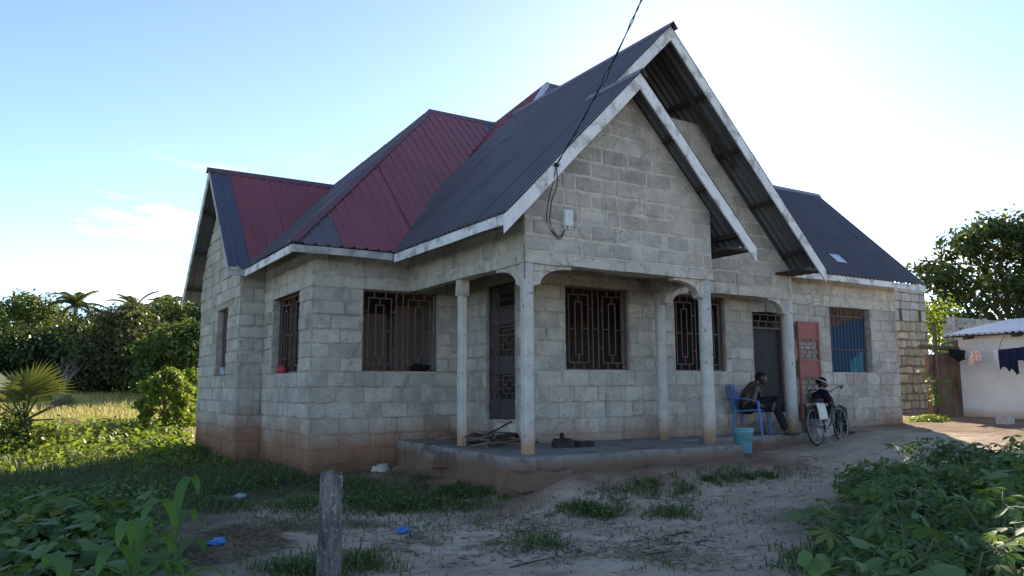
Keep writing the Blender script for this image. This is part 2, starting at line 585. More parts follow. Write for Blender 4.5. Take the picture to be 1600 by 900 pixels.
# ================================================================ the ground
def ground_mat():
    m, n, l, bs, out = new_mat('ground_soil')
    geo = n.new("ShaderNodeNewGeometry")
    pos = geo.outputs["Position"]
    att = n.new("ShaderNodeAttribute")
    att.attribute_name = "soil"
    sep = n.new("ShaderNodeSeparateColor")
    l.new(att.outputs["Color"], sep.inputs[0])
    f1 = _ramp(n, l, _noise(n, l, pos, 1.6, 7.0), 0.32, 0.68)
    sand = _mix(n, l, f1, (0.49, 0.375, 0.27), (0.70, 0.56, 0.42))
    f2 = _ramp(n, l, _noise(n, l, pos, 1.0, 8.0, (3.0, 6.0, 4.0), 0.7), 0.52, 0.66)
    sand = _mix(n, l, _math(n, l, 'MULTIPLY', f2, 0.6), sand, (0.15, 0.125, 0.10))
    f3 = _ramp(n, l, _noise(n, l, pos, 38.0, 4.0), 0.60, 0.70)
    sand = _mix(n, l, _math(n, l, 'MULTIPLY', f3, 0.55), sand, (0.10, 0.085, 0.07))
    brown = _mix(n, l, f1, (0.17, 0.105, 0.065), (0.30, 0.19, 0.115))
    col = _mix(n, l, sep.outputs[0], sand, brown)
    f4 = _ramp(n, l, _noise(n, l, pos, 3.0, 6.0), 0.35, 0.65)
    veg = _mix(n, l, f4, (0.055, 0.06, 0.03), (0.10, 0.085, 0.05))
    col = _mix(n, l, sep.outputs[1], col, veg)
    f5 = _ramp(n, l, _noise(n, l, pos, 0.5, 6.0, (1.0, 2.5, 1.0)), 0.35, 0.65)
    fld = _mix(n, l, f5, (0.30, 0.28, 0.09), (0.46, 0.40, 0.15))
    col = _mix(n, l, sep.outputs[2], col, fld)
    l.new(col, bs.inputs["Base Color"])
    bs.inputs["Roughness"].default_value = 0.95
    bs.inputs["Specular IOR Level"].default_value = 0.1
    b = n.new("ShaderNodeBump")
    b.inputs["Strength"].default_value = 0.9
    b.inputs["Distance"].default_value = 0.09
    h = _math(n, l, 'ADD', _noise(n, l, pos, 7.0, 8.0, None, 0.7), _math(n, l, 'MULTIPLY', _noise(n, l, pos, 60.0, 3.0), 0.25))
    l.new(h, b.inputs["Height"])
    l.new(b.outputs[0], bs.inputs["Normal"])
    return m


M['ground'] = ground_mat()


def axis(lo, hi, a, b, fine, grow=1.09):
    out = list(np.arange(a, b + 1e-6, fine))
    s, p = fine, b
    while p < hi:
        s *= grow
        p += s
        out.append(p)
    s, p = fine, a
    pre = []
    while p > lo:
        s *= grow
        p -= s
        pre.append(p)
    return np.array(pre[::-1] + out)


gx = axis(-600, 700, -2.5, 15.0, 0.065)
gy = axis(-600, 900, 2.2, 12.0, 0.065)
GX, GY = np.meshgrid(gx, gy, indexing='xy')
GZ = gz(GX, GY)
nx, ny = len(gx), len(gy)
idx = np.arange(nx * ny).reshape(ny, nx)
q = np.stack([idx[:-1, :-1], idx[:-1, 1:], idx[1:, 1:], idx[1:, :-1]], -1).reshape(-1, 4)
gme = np_mesh('ground', np.stack([GX, GY, GZ], -1), q, 'ground', smooth=True)
# soil types: r = brown earth round the house, g = weedy soil, b = dry meadow
dn = fbm(GX * 1.1, GY * 1.1, 21, 4)
d_slab = boxdist(GX, GY, 5.0, 9.3, 8.0, 11.0)
sr = np.clip(1.25 - d_slab / 0.8 + dn * 1.6, 0, 1) * 0.85
sr = np.maximum(sr, np.clip(0.9 - boxdist(GX, GY, 3.3, 6.0, 12.0, 19) / 0.7 + dn, 0, 1))
sr = np.maximum(sr, 0.55 * np.clip(1 - boxdist(GX, GY, 11.5, 17, 9.3, 12) / 0.9 + dn, 0, 1))
sr = np.maximum(sr, 0.85 * sstep(13.0, 15.5, GX + dn) * sstep(40, 25, GX))
left = sstep(2.3, 0.4, GX - 0.16 * (GY - 6.0) + 2.2 * dn)
backl = sstep(9.0, 11.5, GY + 3 * dn) * sstep(6.0, 4.0, GX)
sg = np.clip(np.maximum(left, backl), 0, 1) * sstep(40, 20, GY)
sg = np.maximum(sg, sstep(2.2, 0.6, boxdist(GX, GY, 7.6, 14, 0.5, 4.2) + 1.5 * dn) * 0.8)
sb = sstep(17.5, 21.5, GY - 0.5 * GX + 3 * dn) * sstep(14, 8, GX - 0.2 * GY)
far = sstep(40, 70, np.hypot(GX, GY))
sb = np.maximum(sb, far)
ca = gme.color_attributes.new("soil", 'FLOAT_COLOR', 'POINT')
ca.data.foreach_set("color", np.stack([sr, sg, sb, np.ones_like(sr)], -1).astype(np.float32).ravel())
tag(link(bpy.data.objects.new('ground', gme)), kind='structure')

# ================================================================ the house
X0, X1, X2, X3, XS, XW, XG = 5.40, 8.83, 12.0, 16.15, 6.33, 3.74, 3.29
Y0, YD, YM, YL, YG, YB = 8.30, 9.32, 9.85, 11.89, 14.83, 18.68
ZB, ZBT, ZS, ZP, ZI, ZH = 1.62, 1.77, -0.84, -0.724, 0.265, 1.615
house = empty('block_house', (9.5, 14.0, -1.2))
tag(house, 'unfinished grey concrete block house with veranda and maroon and dark blue metal roofs', 'house')


class Plane:
    def __init__(self, axis_, val):
        self.ax = axis_
        if axis_ == 'y':      # wall facing -y, u = x
            self.o, self.u, self.n = Vector((0, val, 0)), Vector((1, 0, 0)), Vector((0, -1, 0))
        else:                 # wall facing -x, u = y
            self.o, self.u, self.n = Vector((val, 0, 0)), Vector((0, 1, 0)), Vector((-1, 0, 0))

    def p(self, u, z, d=0.0):
        return self.o + self.u * u + self.n * d + Vector((0, 0, z))


def wall_mesh(mb, pl, u0, u1, z0, z1, th, openings=()):
    us = sorted({u0, u1} | {c for o in openings for c in (o[0], o[1])})
    zs = sorted({z0, z1} | {c for o in openings for c in (o[2], o[3])})
    nu, nz_ = len(us), len(zs)
    solid = {}
    for i in range(nu - 1):
        for j in range(nz_ - 1):
            cu, cz = (us[i] + us[i + 1]) / 2, (zs[j] + zs[j + 1]) / 2
            solid[i, j] = not any(o[0] < cu < o[1] and o[2] < cz < o[3] for o in openings)
    vs = []
    for d in (0.0, -th):
        for j in range(nz_):
            for i in range(nu):
                vs.append(pl.p(us[i], zs[j], d))
    V = lambda i, j, k: k * nu * nz_ + j * nu + i
    fs = []
    for (i, j), s in solid.items():
        if not s:
            continue
        fs.append((V(i, j, 0), V(i + 1, j, 0), V(i + 1, j + 1, 0), V(i, j + 1, 0)))
        fs.append((V(i, j + 1, 1), V(i + 1, j + 1, 1), V(i + 1, j, 1), V(i, j, 1)))
        for di, dj, a, b in ((-1, 0, (i, j), (i, j + 1)), (1, 0, (i + 1, j + 1), (i + 1, j)), (0, -1, (i + 1, j), (i, j)), (0, 1, (i, j + 1), (i + 1, j + 1))):
            if not solid.get((i + di, j + dj), False):
                fs.append((V(*a, 0), V(*b, 0), V(*b, 1), V(*a, 1)))
    if pl.ax == 'x':
        fs = [tuple(reversed(f)) for f in fs]
    mb.add(vs, fs)


def clip_poly(poly, a, b, c):
    """keep a*u + b*z <= c"""
    out = []
    for i, p in enumerate(poly):
        q_ = poly[(i + 1) % len(poly)]
        dp, dq = a * p[0] + b * p[1] - c, a * q_[0] + b * q_[1] - c
        if dp <= 0:
            out.append(p)
        if dp * dq < 0:
            t = dp / (dp - dq)
            out.append((p[0] + t * (q_[0] - p[0]), p[1] + t * (q_[1] - p[1])))
    return out


def area(poly):
    return 0.5 * abs(sum(poly[i][0] * poly[(i + 1) % len(poly)][1] - poly[(i + 1) % len(poly)][0] * poly[i][1] for i in range(len(poly))))


BLOCKS = []


def lay(pl, part, u0, u1, rows, L=0.48, openings=(), clips=(), seed=0, gap=0.024, proud=(0.004, 0.024), off0=0.0):
    rnd = random.Random(seed)
    for k, (za, zb) in enumerate(rows):
        u = u0 - (0.5 * L if (k % 2) else 0.0) - off0 + rnd.uniform(-0.04, 0.04)
        while u < u1:
            ln = L * (0.5 if rnd.random() < 0.07 else rnd.uniform(0.93, 1.07))
            segs = [(max(u, u0), min(u + ln, u1))]
            for o in openings:
                if o[2] < (za + zb) / 2 < o[3]:
                    ns = []
                    for a, b in segs:
                        if b <= o[0] or a >= o[1]:
                            ns.append((a, b))
                        else:
                            if a < o[0]:
                                ns.append((a, o[0]))
                            if b > o[1]:
                                ns.append((o[1], b))
                    segs = ns
            for a, b in segs:
                if b - a < 0.07:
                    continue
                g = gap / 2
                j = lambda s=0.006: rnd.uniform(-s, s)
                poly = [(a + g + j(), za + g + j()), (b - g + j(), za + g + j()), (b - g + j(), zb - g + j()), (a + g + j(), zb - g + j())]
                for c in clips:
                    poly = clip_poly(poly, *c)
                    if len(poly) < 3:
                        break
                if len(poly) < 3 or area(poly) < 0.006:
                    continue
                BLOCKS.append((pl, part, poly, rnd.uniform(*proud), rnd.random()))
            u += ln


def block_shape(mb, pl, poly, h, seed):
    rnd = random.Random(seed)
    cu, cz = sum(p[0] for p in poly) / len(poly), sum(p[1] for p in poly) / len(poly)
    ring = []
    for i, p in enumerate(poly):
        q_ = poly[(i + 1) % len(poly)]
        ring.append(p)
        for t in ((0.33, 0.67) if abs(q_[0] - p[0]) > 0.2 else (0.5,)):
            ring.append((p[0] + t * (q_[0] - p[0]) + rnd.uniform(-.007, .007), p[1] + t * (q_[1] - p[1]) + rnd.uniform(-.009, .009)))
    # knock the corners back a little
    ring = [((p[0] - cu) * (0.985 if p in poly else 1) + cu, (p[1] - cz) * (rnd.uniform(0.86, 0.98) if p in poly else 1) + cz) for p in ring]
    n = len(ring)

    def inset(p, e):
        du, dz = cu - p[0], cz - p[1]
        s = math.hypot(du, dz) or 1
        return (p[0] + du / s * e, p[1] + dz / s * e)
    vs = [pl.p(p[0], p[1], -0.012) for p in ring]
    vs += [pl.p(p[0], p[1], h * 0.45 + rnd.uniform(-.0015, .0015)) for p in ring]
    vs += [pl.p(*inset(p, 0.010), h + rnd.uniform(-.004, .003)) for p in ring]
    fs = []
    for r_ in range(2):
        for i in range(n):
            a, b = r_ * n + i, r_ * n + (i + 1) % n
            fs.append((a, b, b + n, a + n))
    fs.append(tuple(range(2 * n, 3 * n)))
    if pl.ax == 'x':
        fs = [tuple(reversed(f)) for f in fs]
    mb.add(vs, fs)


def rows(z0, z1, n):
    s = (z1 - z0) / n
    return [(z0 + i * s, z0 + (i + 1) * s) for i in range(n)]


LOW = rows(ZP, ZI, 4) + rows(ZI, ZH, 6)
PLINTH = rows(-1.42, ZP, 3)

# --- openings (u0, u1, z0, z1)
W1 = (4.58, 5.93, ZI, ZH)
W2 = (7.165, 8.47, ZI, ZH)
W3 = (9.51, 10.76, ZI, ZH)
W4 = (12.57, 14.19, ZI, ZH)
W5 = (15.84, 16.83, ZI, ZH)
W6 = (13.82, 15.19, ZI, ZH)
D1 = (9.95, 10.90, -0.52, 1.65)
D2 = (11.50, 12.38, -0.60, 1.50)

# --- wing walls
pD, pE, pF, pG, pH, pI = Plane('y', YL), Plane('x', XW), Plane('y', YG), Plane('x', XG), Plane('y', YM), Plane('x', XS)
mb = MB(); wall_mesh(mb, pD, XW, XS, -1.6, 2.55, 0.18, [W1]); wD = mb.build('front_wall', 'mortar_low', house)
lay(pD, wD, XW, XS, PLINTH, seed=1, proud=(0.002, 0.02), openings=[])
lay(pD, wD, XW, XS, LOW, openings=[W1], seed=2)
lay(pD, wD, XW, XS, rows(1.80, 2.52, 3), seed=3, proud=(0.002, 0.006))
mb = MB(); wall_mesh(mb, pE, YL + 0.18, YG + 0.18, -1.6, 2.55, 0.18, [W4]); wE = mb.build('side_wall', 'mortar_low', house)
lay(pE, wE, YL, YG, PLINTH, seed=4, proud=(0.002, 0.02))
lay(pE, wE, YL, YG, LOW, openings=[W4], seed=5)
lay(pE, wE, YL, YG, rows(1.80, 2.52, 3), seed=6, proud=(0.002, 0.006))
mb = MB(); wall_mesh(mb, pF, XG, XW, -1.6, 2.5, 0.18); wF = mb.build('front_wall', 'mortar_low', house)
lay(pF, wF, XG, XW, PLINTH + LOW + rows(1.65, 2.4, 3), seed=7)
mb = MB(); wall_mesh(mb, pG, YG + 0.18, YB, -1.6, 2.2, 0.18, [W5])
gz0, gzs = 2.2, 1.0
apY = 16.75
tri = [(YG + 0.0, 2.2), (YB, 2.2), (YB, 2.45), (apY, 4.38), (YG, 2.42)]
mb.prism([pG.p(u, z, 0) for u, z in tri], (0.18, 0, 0))
wG = mb.build('gable_wall', 'mortar_low', house)
lay(pG, wG, YG, YB, PLINTH + LOW, openings=[W5], seed=8)
lay(pG, wG, YG, YB, rows(ZH + 0.1, 4.40, 11), seed=9, clips=[(-1.0, 1.0, 4.36 - apY), (0.95, 1.0, 4.36 + 0.95 * apY)])
# --- main front wall (behind the veranda and on to the right) and the wall with the grille door
mb = MB(); wall_mesh(mb, pH, XS, X3, -1.5, 2.35, 0.18, [W2, W3, D2, W6]); wH = mb.build('front_wall', 'mortar_low', house)
lay(pH, wH, XS, X3, PLINTH[1:] + LOW, openings=[W2, W3, D2, W6], seed=10, proud=(0.002, 0.018))
lay(pH, wH, X2, X3, rows(1.82, 2.30, 2), seed=11, proud=(0.001, 0.006))
mb = MB(); wall_mesh(mb, pI, YM + 0.18, YL, -1.4, 2.4, 0.18, [D1]); wI = mb.build('side_wall', 'mortar_low', house)
lay(pI, wI, YM, YL, LOW, openings=[D1], seed=12)
# --- gables over the veranda
pA, pB, pC = Plane('y', Y0), Plane('x', X0), Plane('y', YD)
SB = 1.02
zB = lambda x: 2.165 + SB * (x - 4.9)
XA1, XA2 = 7.17, 8.48
top1 = zB(XA1) - 0.10
poly = [(X0, ZBT), (X1, ZBT), (X1, top1 - SB * (X1 - XA1)), (XA1, top1), (X0, top1 - SB * (XA1 - X0))]
mb = MB(); mb.prism([pA.p(u, z, 0) for u, z in poly], (0, 0.17, 0)); wA = mb.build('gable_wall', 'mortar', house)
lay(pA, wA, X0, X1, rows(ZBT + 0.01, 4.5, 12), seed=20, gap=0.034, proud=(0.002, 0.014), off0=0.1,
    clips=[(-SB, 1, top1 - 0.02 - SB * XA1), (SB, 1, top1 - 0.02 + SB * XA1)])
mb = MB(); wall_mesh(mb, pB, Y0 + 0.17, YL, ZBT, 2.56, 0.17); wB = mb.build('side_wall', 'mortar', house)
lay(pB, wB, Y0, YL, rows(ZBT + 0.01, 2.5, 3), seed=21, proud=(0.001, 0.006))
top2 = zB(XA2) - 0.12
GT = 4.57
xl = XA1 + 0.4
poly = [(xl, ZBT), (X2, ZBT), (X2, top2 - SB * (X2 - XA2)), (10.02, top2 - SB * (10.02 - XA2)), (9.98, GT), (xl, GT)]
mb = MB(); mb.prism([pC.p(u, z, 0) for u, z in poly], (0, 0.17, 0)); wC = mb.build('gable_wall', 'mortar', house)
lay(pC, wC, xl, X2, rows(ZBT + 0.01, GT + 0.02, 12), seed=22, gap=0.028, clips=[(SB, 1, top2 - 0.02 + SB * XA2)])
mb = MB(); mb.box((X2 - 0.17, YD + 0.17, ZBT), (X2, YM - 0.002, 2.2)); mb.build('side_wall', 'mortar', house)

# --- the 300 blocks that show largest are parts; the rest is one mass
def shown(b):
    pl, part, poly, h, s = b
    pts = [pj(pl.p(u, z, h)) for u, z in poly]
    cu = sum(p[0] for p in pts) / len(pts)
    if not (-20 < cu < 1620):
        return 0
    hid = 1.0
    if pl is pH and poly[0][0] < 9.4 and poly[0][1] > 1.3:
        hid = 0.3
    if pl is pC and poly[0][1] < 3.0 and poly[0][0] < 8.9:
        hid = 0.0
    return area(pts) * hid


BLOCKS.sort(key=shown, reverse=True)
rest = MB()
for i, b in enumerate(BLOCKS):
    pl, part, poly, h, s = b
    if i < 300:
        mb = MB()
        block_shape(mb, pl, poly, h, s)
        c = pl.p(sum(p[0] for p in poly) / len(poly), sum(p[1] for p in poly) / len(poly), 0)
        mb.build('block', 'block', part, loc=c)
    else:
        block_shape(rest, pl, poly, h, s)
o = rest.build('blockwork', 'block', house)
tag(o, kind='stuff')

# --- lintels, beams, brackets, pillars, veranda slab
def rough_box(mb, a, b, seg=0.35, jit=0.006, seed=0):
    """a cast concrete length with slightly wavering faces (long axis = largest side)"""
    rnd = random.Random(seed)
    a, b = Vector(a), Vector(b)
    d = b - a
    k = max(range(3), key=lambda i: d[i])
    n = max(2, int(d[k] / seg))
    oth = [i for i in range(3) if i != k]
    vs = []
    for s in range(n + 1):
        for (p, q_) in ((0, 0), (1, 0), (1, 1), (0, 1)):
            v = a.copy()
            v[k] = a[k] + d[k] * s / n
            v[oth[0]] = a[oth[0]] + d[oth[0]] * p + rnd.uniform(-jit, jit)
            v[oth[1]] = a[oth[1]] + d[oth[1]] * q_ + rnd.uniform(-jit, jit)
            vs.append(v)
    fs = [(0, 1, 2, 3), tuple(n * 4 + i for i in (3, 2, 1, 0))]
    for s in range(n):
        for i in range(4):
            fs.append((s * 4 + i, (s + 1) * 4 + i, (s + 1) * 4 + (i + 1) % 4, s * 4 + (i + 1) % 4))
    mb.add(vs, fs)


def cast(name, a, b, seed, m='concrete', jit=0.006):
    mb = MB(); rough_box(mb, a, b, seed=seed, jit=jit)
    return mb.build(name, m, house)


cast('ring_beam', (X0 - 0.014, Y0 - 0.014, ZB), (X1 + 0.01, Y0 + 0.17, ZBT), 1, jit=0.009)
cast('ring_beam', (X0 - 0.014, Y0 + 0.175, ZB - 0.005), (X0 + 0.17, YL - 0.01, ZBT - 0.004), 2, jit=0.009)
cast('ring_beam', (X1 - 0.17, Y0 + 0.18, ZB), (X1 - 0.01, YD - 0.02, ZBT), 3)
cast('ring_beam', (X1 - 0.17, YD - 0.014, ZB - 0.02), (X2 + 0.01, YD + 0.17, ZBT), 4, jit=0.009)
cast('ring_beam', (XW - 0.012, YL - 0.012, ZH + 0.004), (X0 - 0.02, YL + 0.10, 1.80), 5)
cast('ring_beam', (XW - 0.012, YL + 0.105, ZH + 0.004), (XW + 0.10, YG - 0.02, 1.80), 6)
cast('ring_beam', (X2 + 0.012, YM - 0.012, ZH + 0.004), (X3 + 0.012, YM + 0.10, 1.82), 7)
cast('ring_beam', (XS + 0.01, YM - 0.010, ZH + 0.004), (X2 - 0.02, YM + 0.10, 1.78), 8)
for nm, W, pl, sd in (('window_sill', W1, pD, 11), ('window_sill', W2, pH, 12), ('window_sill', W6, pH, 13), ('window_sill', W3, pH, 14)):
    mb = MB()
    a, b = pl.p(W[0] - 0.02, ZI - 0.012, 0.012), pl.p(W[1] + 0.02, ZI + 0.008, -0.17)
    rough_box(mb, [min(a[i], b[i]) for i in range(3)], [max(a[i], b[i]) for i in range(3)], 0.2, 0.003, sd)
    mb.build(nm, 'concrete', house)


def pillar(cx, cy, r, square, z0=ZS, z1=ZB + 0.01, cap_=False):
    mb = MB()
    n = 8 if square else 12
    rings = []
    zz = [z0 - 0.05, z0 + 0.3, z0 + 0.9, z0 + 1.6, z1]
    rnd = random.Random(int(cx * 100))
    for z in zz:
        ring = []
        for k in range(n):
            if square:
                a = (k // 2) * math.pi / 2 + (math.radians(45 - 14) if k % 2 == 0 else math.radians(45 + 14))
                rr = r * 1.34
            else:
                a = 2 * math.pi * k / n
                rr = r
            rr *= rnd.uniform(0.955, 1.045)
            ring.append((cx + rr * math.cos(a), cy + rr * math.sin(a), z))
        rings.append(ring)
    vs = [p for rg in rings for p in rg]
    fs = [tuple(reversed(range(n))), tuple((len(zz) - 1) * n + k for k in range(n))]
    for i in range(len(zz) - 1):
        for k in range(n):
            fs.append((i * n + k, i * n + (k + 1) % n, (i + 1) * n + (k + 1) % n, (i + 1) * n + k))
    mb.add(vs, fs)
    o = mb.build('pillar', 'pillar', house, smooth=not square)
    if cap_:
        mb = MB(); rough_box(mb, (cx - 0.075, cy - 0.075, z1 - 0.25), (cx + 0.075, cy + 0.075, z1 - 0.012), 0.1, 0.006, 5)
        mb.build('capital', 'concrete', o)
    return o


pillar(X0 + 0.07, Y0 + 0.07, 0.064, True)
pillar(X0 + 0.085, 10.17, 0.053, True, cap_=True)
pillar(X1 - 0.09, Y0 + 0.09, 0.10, False)
pillar(X1 - 0.09, YD + 0.06, 0.085, False)
pillar(X2 - 0.07, YD + 0.08, 0.105, False)


def bracket(corner, du, span=0.62, drop=0.27, th=0.13, z=ZB):
    """concave arch bracket from a pillar out along direction du under the beam"""
    c, du = Vector(corner), Vector(du)
    nrm = Vector((0, 0, 1)).cross(du)
    pts = [(0.0, 0.02), (span, 0.02), (span, -0.045), (span - 0.05, -0.045)]
    for k in range(1, 9):
        t = k / 8 * math.pi / 2
        pts.append((0.11 + (span - 0.16) * (1 - math.sin(t)), -0.045 - (drop - 0.045) * (1 - math.cos(t))))
    pts += [(0.09, -drop), (0.0, -drop - 0.03)]
    mb = MB()
    mb.prism([c + du * a + Vector((0, 0, z + b)) - nrm * (th / 2) for a, b in pts], nrm * th)
    return mb.build('arch_bracket', 'concrete', house)


bracket((X0 + 0.14, Y0 + 0.085, 0), (1, 0, 0))
bracket((X0 + 0.085, Y0 + 0.14, 0), (0, 1, 0))
bracket((X1 - 0.15, Y0 + 0.09, 0), (-1, 0, 0))
bracket((X1 - 0.09, Y0 + 0.16, 0), (0, 1, 0), span=0.42)
bracket((X1 - 0.09, YD - 0.02, 0), (0, -1, 0), span=0.42)
bracket((X2 - 0.15, YD + 0.08, 0), (-1, 0, 0), span=0.5, z=ZB - 0.02)
bracket((X1 + 0.0, YD + 0.06, 0), (1, 0, 0), span=0.5, z=ZB - 0.02)


def slab_poly(name, pts, zt, zb_, m, seed, jit=0.02):
    rnd = random.Random(seed)
    ring = []
    for i, p in enumerate(pts):
        q_ = pts[(i + 1) % len(pts)]
        ln = math.dist(p, q_)
        k = max(1, int(ln / 0.14))
        for s in range(k):
            t = s / k
            ring.append((p[0] + (q_[0] - p[0]) * t + rnd.uniform(-jit, jit), p[1] + (q_[1] - p[1]) * t + rnd.uniform(-jit, jit)))
    n = len(ring)
    cx, cy = sum(p[0] for p in ring) / n, sum(p[1] for p in ring) / n
    vs = [(p[0] + rnd.uniform(-.01, .01), p[1] + rnd.uniform(-.015, .015), zb_) for p in ring]
    vs += [(p[0] + rnd.uniform(-.02, .02), p[1] + rnd.uniform(-.02, .02), (zt + zb_) / 2) for p in ring]
    vs += [(p[0], p[1], zt - 0.025 + rnd.uniform(-.018, .015)) for p in ring]
    sh = lambda p, e: (p[0] + (cx - p[0]) / max(0.01, math.dist(p, (cx, cy))) * e, p[1] + (cy - p[1]) / max(0.01, math.dist(p, (cx, cy))) * e)
    vs += [(*sh(p, 0.015 + 0.03 * rnd.random()), zt + rnd.uniform(-.006, .002)) for p in ring]
    fs = []
    for r_ in range(3):
        for i in range(n):
            fs.append((r_ * n + i, r_ * n + (i + 1) % n, (r_ + 1) * n + (i + 1) % n, (r_ + 1) * n + i))
    fs.append(tuple(range(3 * n, 4 * n)))
    return MB().add(vs, fs).build(name, m, house)


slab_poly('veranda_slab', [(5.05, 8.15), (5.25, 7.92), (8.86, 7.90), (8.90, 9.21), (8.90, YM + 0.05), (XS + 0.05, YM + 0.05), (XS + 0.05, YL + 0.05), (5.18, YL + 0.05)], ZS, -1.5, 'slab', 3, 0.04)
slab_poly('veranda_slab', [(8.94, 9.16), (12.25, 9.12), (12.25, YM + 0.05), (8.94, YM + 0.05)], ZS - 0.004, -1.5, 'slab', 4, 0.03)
cast('step', (11.35, 9.50, ZS), (12.28, YM - 0.01, ZS + 0.19), 21, 'slab', 0.012)
cast('step', (XS - 0.32, 10.0, ZS), (XS - 0.01, 10.85, ZS + 0.16), 22, 'slab', 0.012)
cast('step', (XS - 0.14, 9.98, ZS + 0.17), (XS - 0.01, 10.42, ZS + 0.30), 23, 'concrete', 0.008)
mb = MB(); rough_box(mb, (4.86, 9.85, -1.12), (5.16, 10.35, -0.90), 0.12, 0.025, 8); mb.build('broken_footing', 'slab', house)
mb = MB(); rough_box(mb, (5.0, 7.80, -1.22), (5.75, 8.1, -1.0), 0.15, 0.03, 9); mb.build('broken_footing', 'slab', house)

MB().tube([(X0 - 0.022, Y0 - 0.022, 1.40), (X0 - 0.024, Y0 - 0.022, 1.84)], 0.008, 5).build('reinforcing_bar', 'iron', house)
# --- inner walls and floor so that the rooms are dark
def inner(a, b):
    return MB().box(a, b).build('inner_wall', 'inner', house)


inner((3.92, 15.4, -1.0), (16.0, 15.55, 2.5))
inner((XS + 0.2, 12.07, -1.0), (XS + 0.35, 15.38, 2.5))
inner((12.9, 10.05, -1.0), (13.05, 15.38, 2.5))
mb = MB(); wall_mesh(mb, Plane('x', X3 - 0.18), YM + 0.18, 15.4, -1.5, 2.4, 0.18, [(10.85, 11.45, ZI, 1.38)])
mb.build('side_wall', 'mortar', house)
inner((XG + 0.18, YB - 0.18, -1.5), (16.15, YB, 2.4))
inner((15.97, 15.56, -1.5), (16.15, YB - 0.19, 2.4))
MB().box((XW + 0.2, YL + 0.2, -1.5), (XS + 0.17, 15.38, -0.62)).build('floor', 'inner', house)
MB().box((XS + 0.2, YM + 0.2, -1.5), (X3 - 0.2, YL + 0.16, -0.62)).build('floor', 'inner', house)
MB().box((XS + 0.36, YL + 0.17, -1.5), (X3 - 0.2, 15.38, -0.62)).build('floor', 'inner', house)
o = MB().box((4.75, 13.2, -0.6), (5.55, 13.24, 1.35)).build('door_leaf', 'wood_panel', house)
o = MB().box((5.62, 13.0, -0.6), (6.2, 13.04, 1.5)).build('door_leaf', 'wood_panel', house)


# --- window grilles
def bar(mb, pl, u0, z0, u1, z1, d=-0.09, w=0.016):
    mb.beam(pl.p(u0, z0, d), pl.p(u1, z1, d), w, w, up=pl.n)


def grille(pl, W, d=-0.09, m='iron'):
    u0, u1, z0, z1 = W
    root = MB()
    for a, b, c, e in ((u0, z0, u0, z1), (u1, z0, u1, z1), (u0, z0 + 0.012, u1, z0 + 0.012), (u0, z1 - 0.012, u1, z1 - 0.012)):
        bar(root, pl, a + (0.015 if a == u0 else -0.015) * (a == c), b, c + (0.015 if a == u0 else -0.015) * (a == c), e, d, 0.032)
    w, h = u1 - u0, z1 - z0
    U = lambda t: u0 + w * t
    Z = lambda t: z0 + h * t
    for c in (0.235, 0.765):
        for hw, lo, hi in ((0.15, 0.095, 0.905), (0.052, 0.19, 0.82)):
            bar(root, pl, U(c - hw), Z(lo), U(c - hw), Z(hi), d)
            bar(root, pl, U(c + hw), Z(lo), U(c + hw), Z(hi), d)
            bar(root, pl, U(c - hw), Z(lo), U(c + hw), Z(lo), d)
            bar(root, pl, U(c - hw), Z(hi), U(c + hw), Z(hi), d)
        bar(root, pl, U(c), Z(0.82), U(c), Z(0.905), d)
        bar(root, pl, U(c), Z(0.095), U(c), Z(0.19), d)
        for e in (-0.075, 0.075):
            bar(root, pl, U(c + e), Z(0.0), U(c + e), Z(0.095), d)
            bar(root, pl, U(c + e), Z(0.905), U(c + e), Z(1.0), d)
        for s in (-1, 1):
            bar(root, pl, U(c + s * 0.052), Z(0.5), U(c + s * 0.15), Z(0.5), d)
    for t in (0.455, 0.545):
        bar(root, pl, U(t), Z(0), U(t), Z(1), d)
    bar(root, pl, U(0.455), Z(0.5), U(0.545), Z(0.5), d)
    for zz in (0.27, 0.74):
        bar(root, pl, U(0.385), Z(zz), U(0.455), Z(zz), d)
        bar(root, pl, U(0.545), Z(zz), U(0.615), Z(zz), d)
        bar(root, pl, U(0.0), Z(zz), U(0.085), Z(zz), d)
        bar(root, pl, U(0.915), Z(zz), U(1.0), Z(zz), d)
    return root.build('window_grille', m, house)


for pl, W in ((pD, W1), (pH, W2), (pH, W3), (pE, W4), (pG, W5)):
    grille(pl, W, d=-0.13 if pl in (pE, pG) else -0.07)
# plainer grille of uprights in the window with the blue curtain
mb = MB()
for k in range(12):
    u = W6[0] + (W6[1] - W6[0]) * (k + 0.5) / 12
    bar(mb, pH, u, ZI, u, ZH, -0.10, 0.013)
for z in (ZI + 0.01, 0.75, 1.44, ZH - 0.01):
    bar(mb, pH, W6[0], z, W6[1], z, -0.10, 0.018)
mb.build('window_grille', 'iron', house)


def squares(mb, pl, u0, u1, z0, z1, d, w=0.014):
    cu, cz, hu, hz = (u0 + u1) / 2, (z0 + z1) / 2, (u1 - u0) / 2, (z1 - z0) / 2
    for s in (0.62, 0.27):
        for a, b, c, e in ((-s, -s, s, -s), (-s, s, s, s), (-s, -s, -s, s), (s, -s, s, s)):
            bar(mb, pl, cu + a * hu, cz + b * hz, cu + c * hu, cz + e * hz, d, w)
    for t in (-0.3, 0.3):
        for s in (-1, 1):
            bar(mb, pl, cu + t * hu, cz + s * 0.62 * hz, cu + t * hu, cz + s * hz, d, w)
            bar(mb, pl, cu + s * 0.62 * hu, cz + t * hz, cu + s * hu, cz + t * hz, d, w)
    for s in (-1, 1):
        bar(mb, pl, cu, cz + s * 0.27 * hz, cu, cz + s * 0.62 * hz, d, w)
        bar(mb, pl, cu + s * 0.27 * hu, cz, cu + s * 0.62 * hu, cz, d, w)


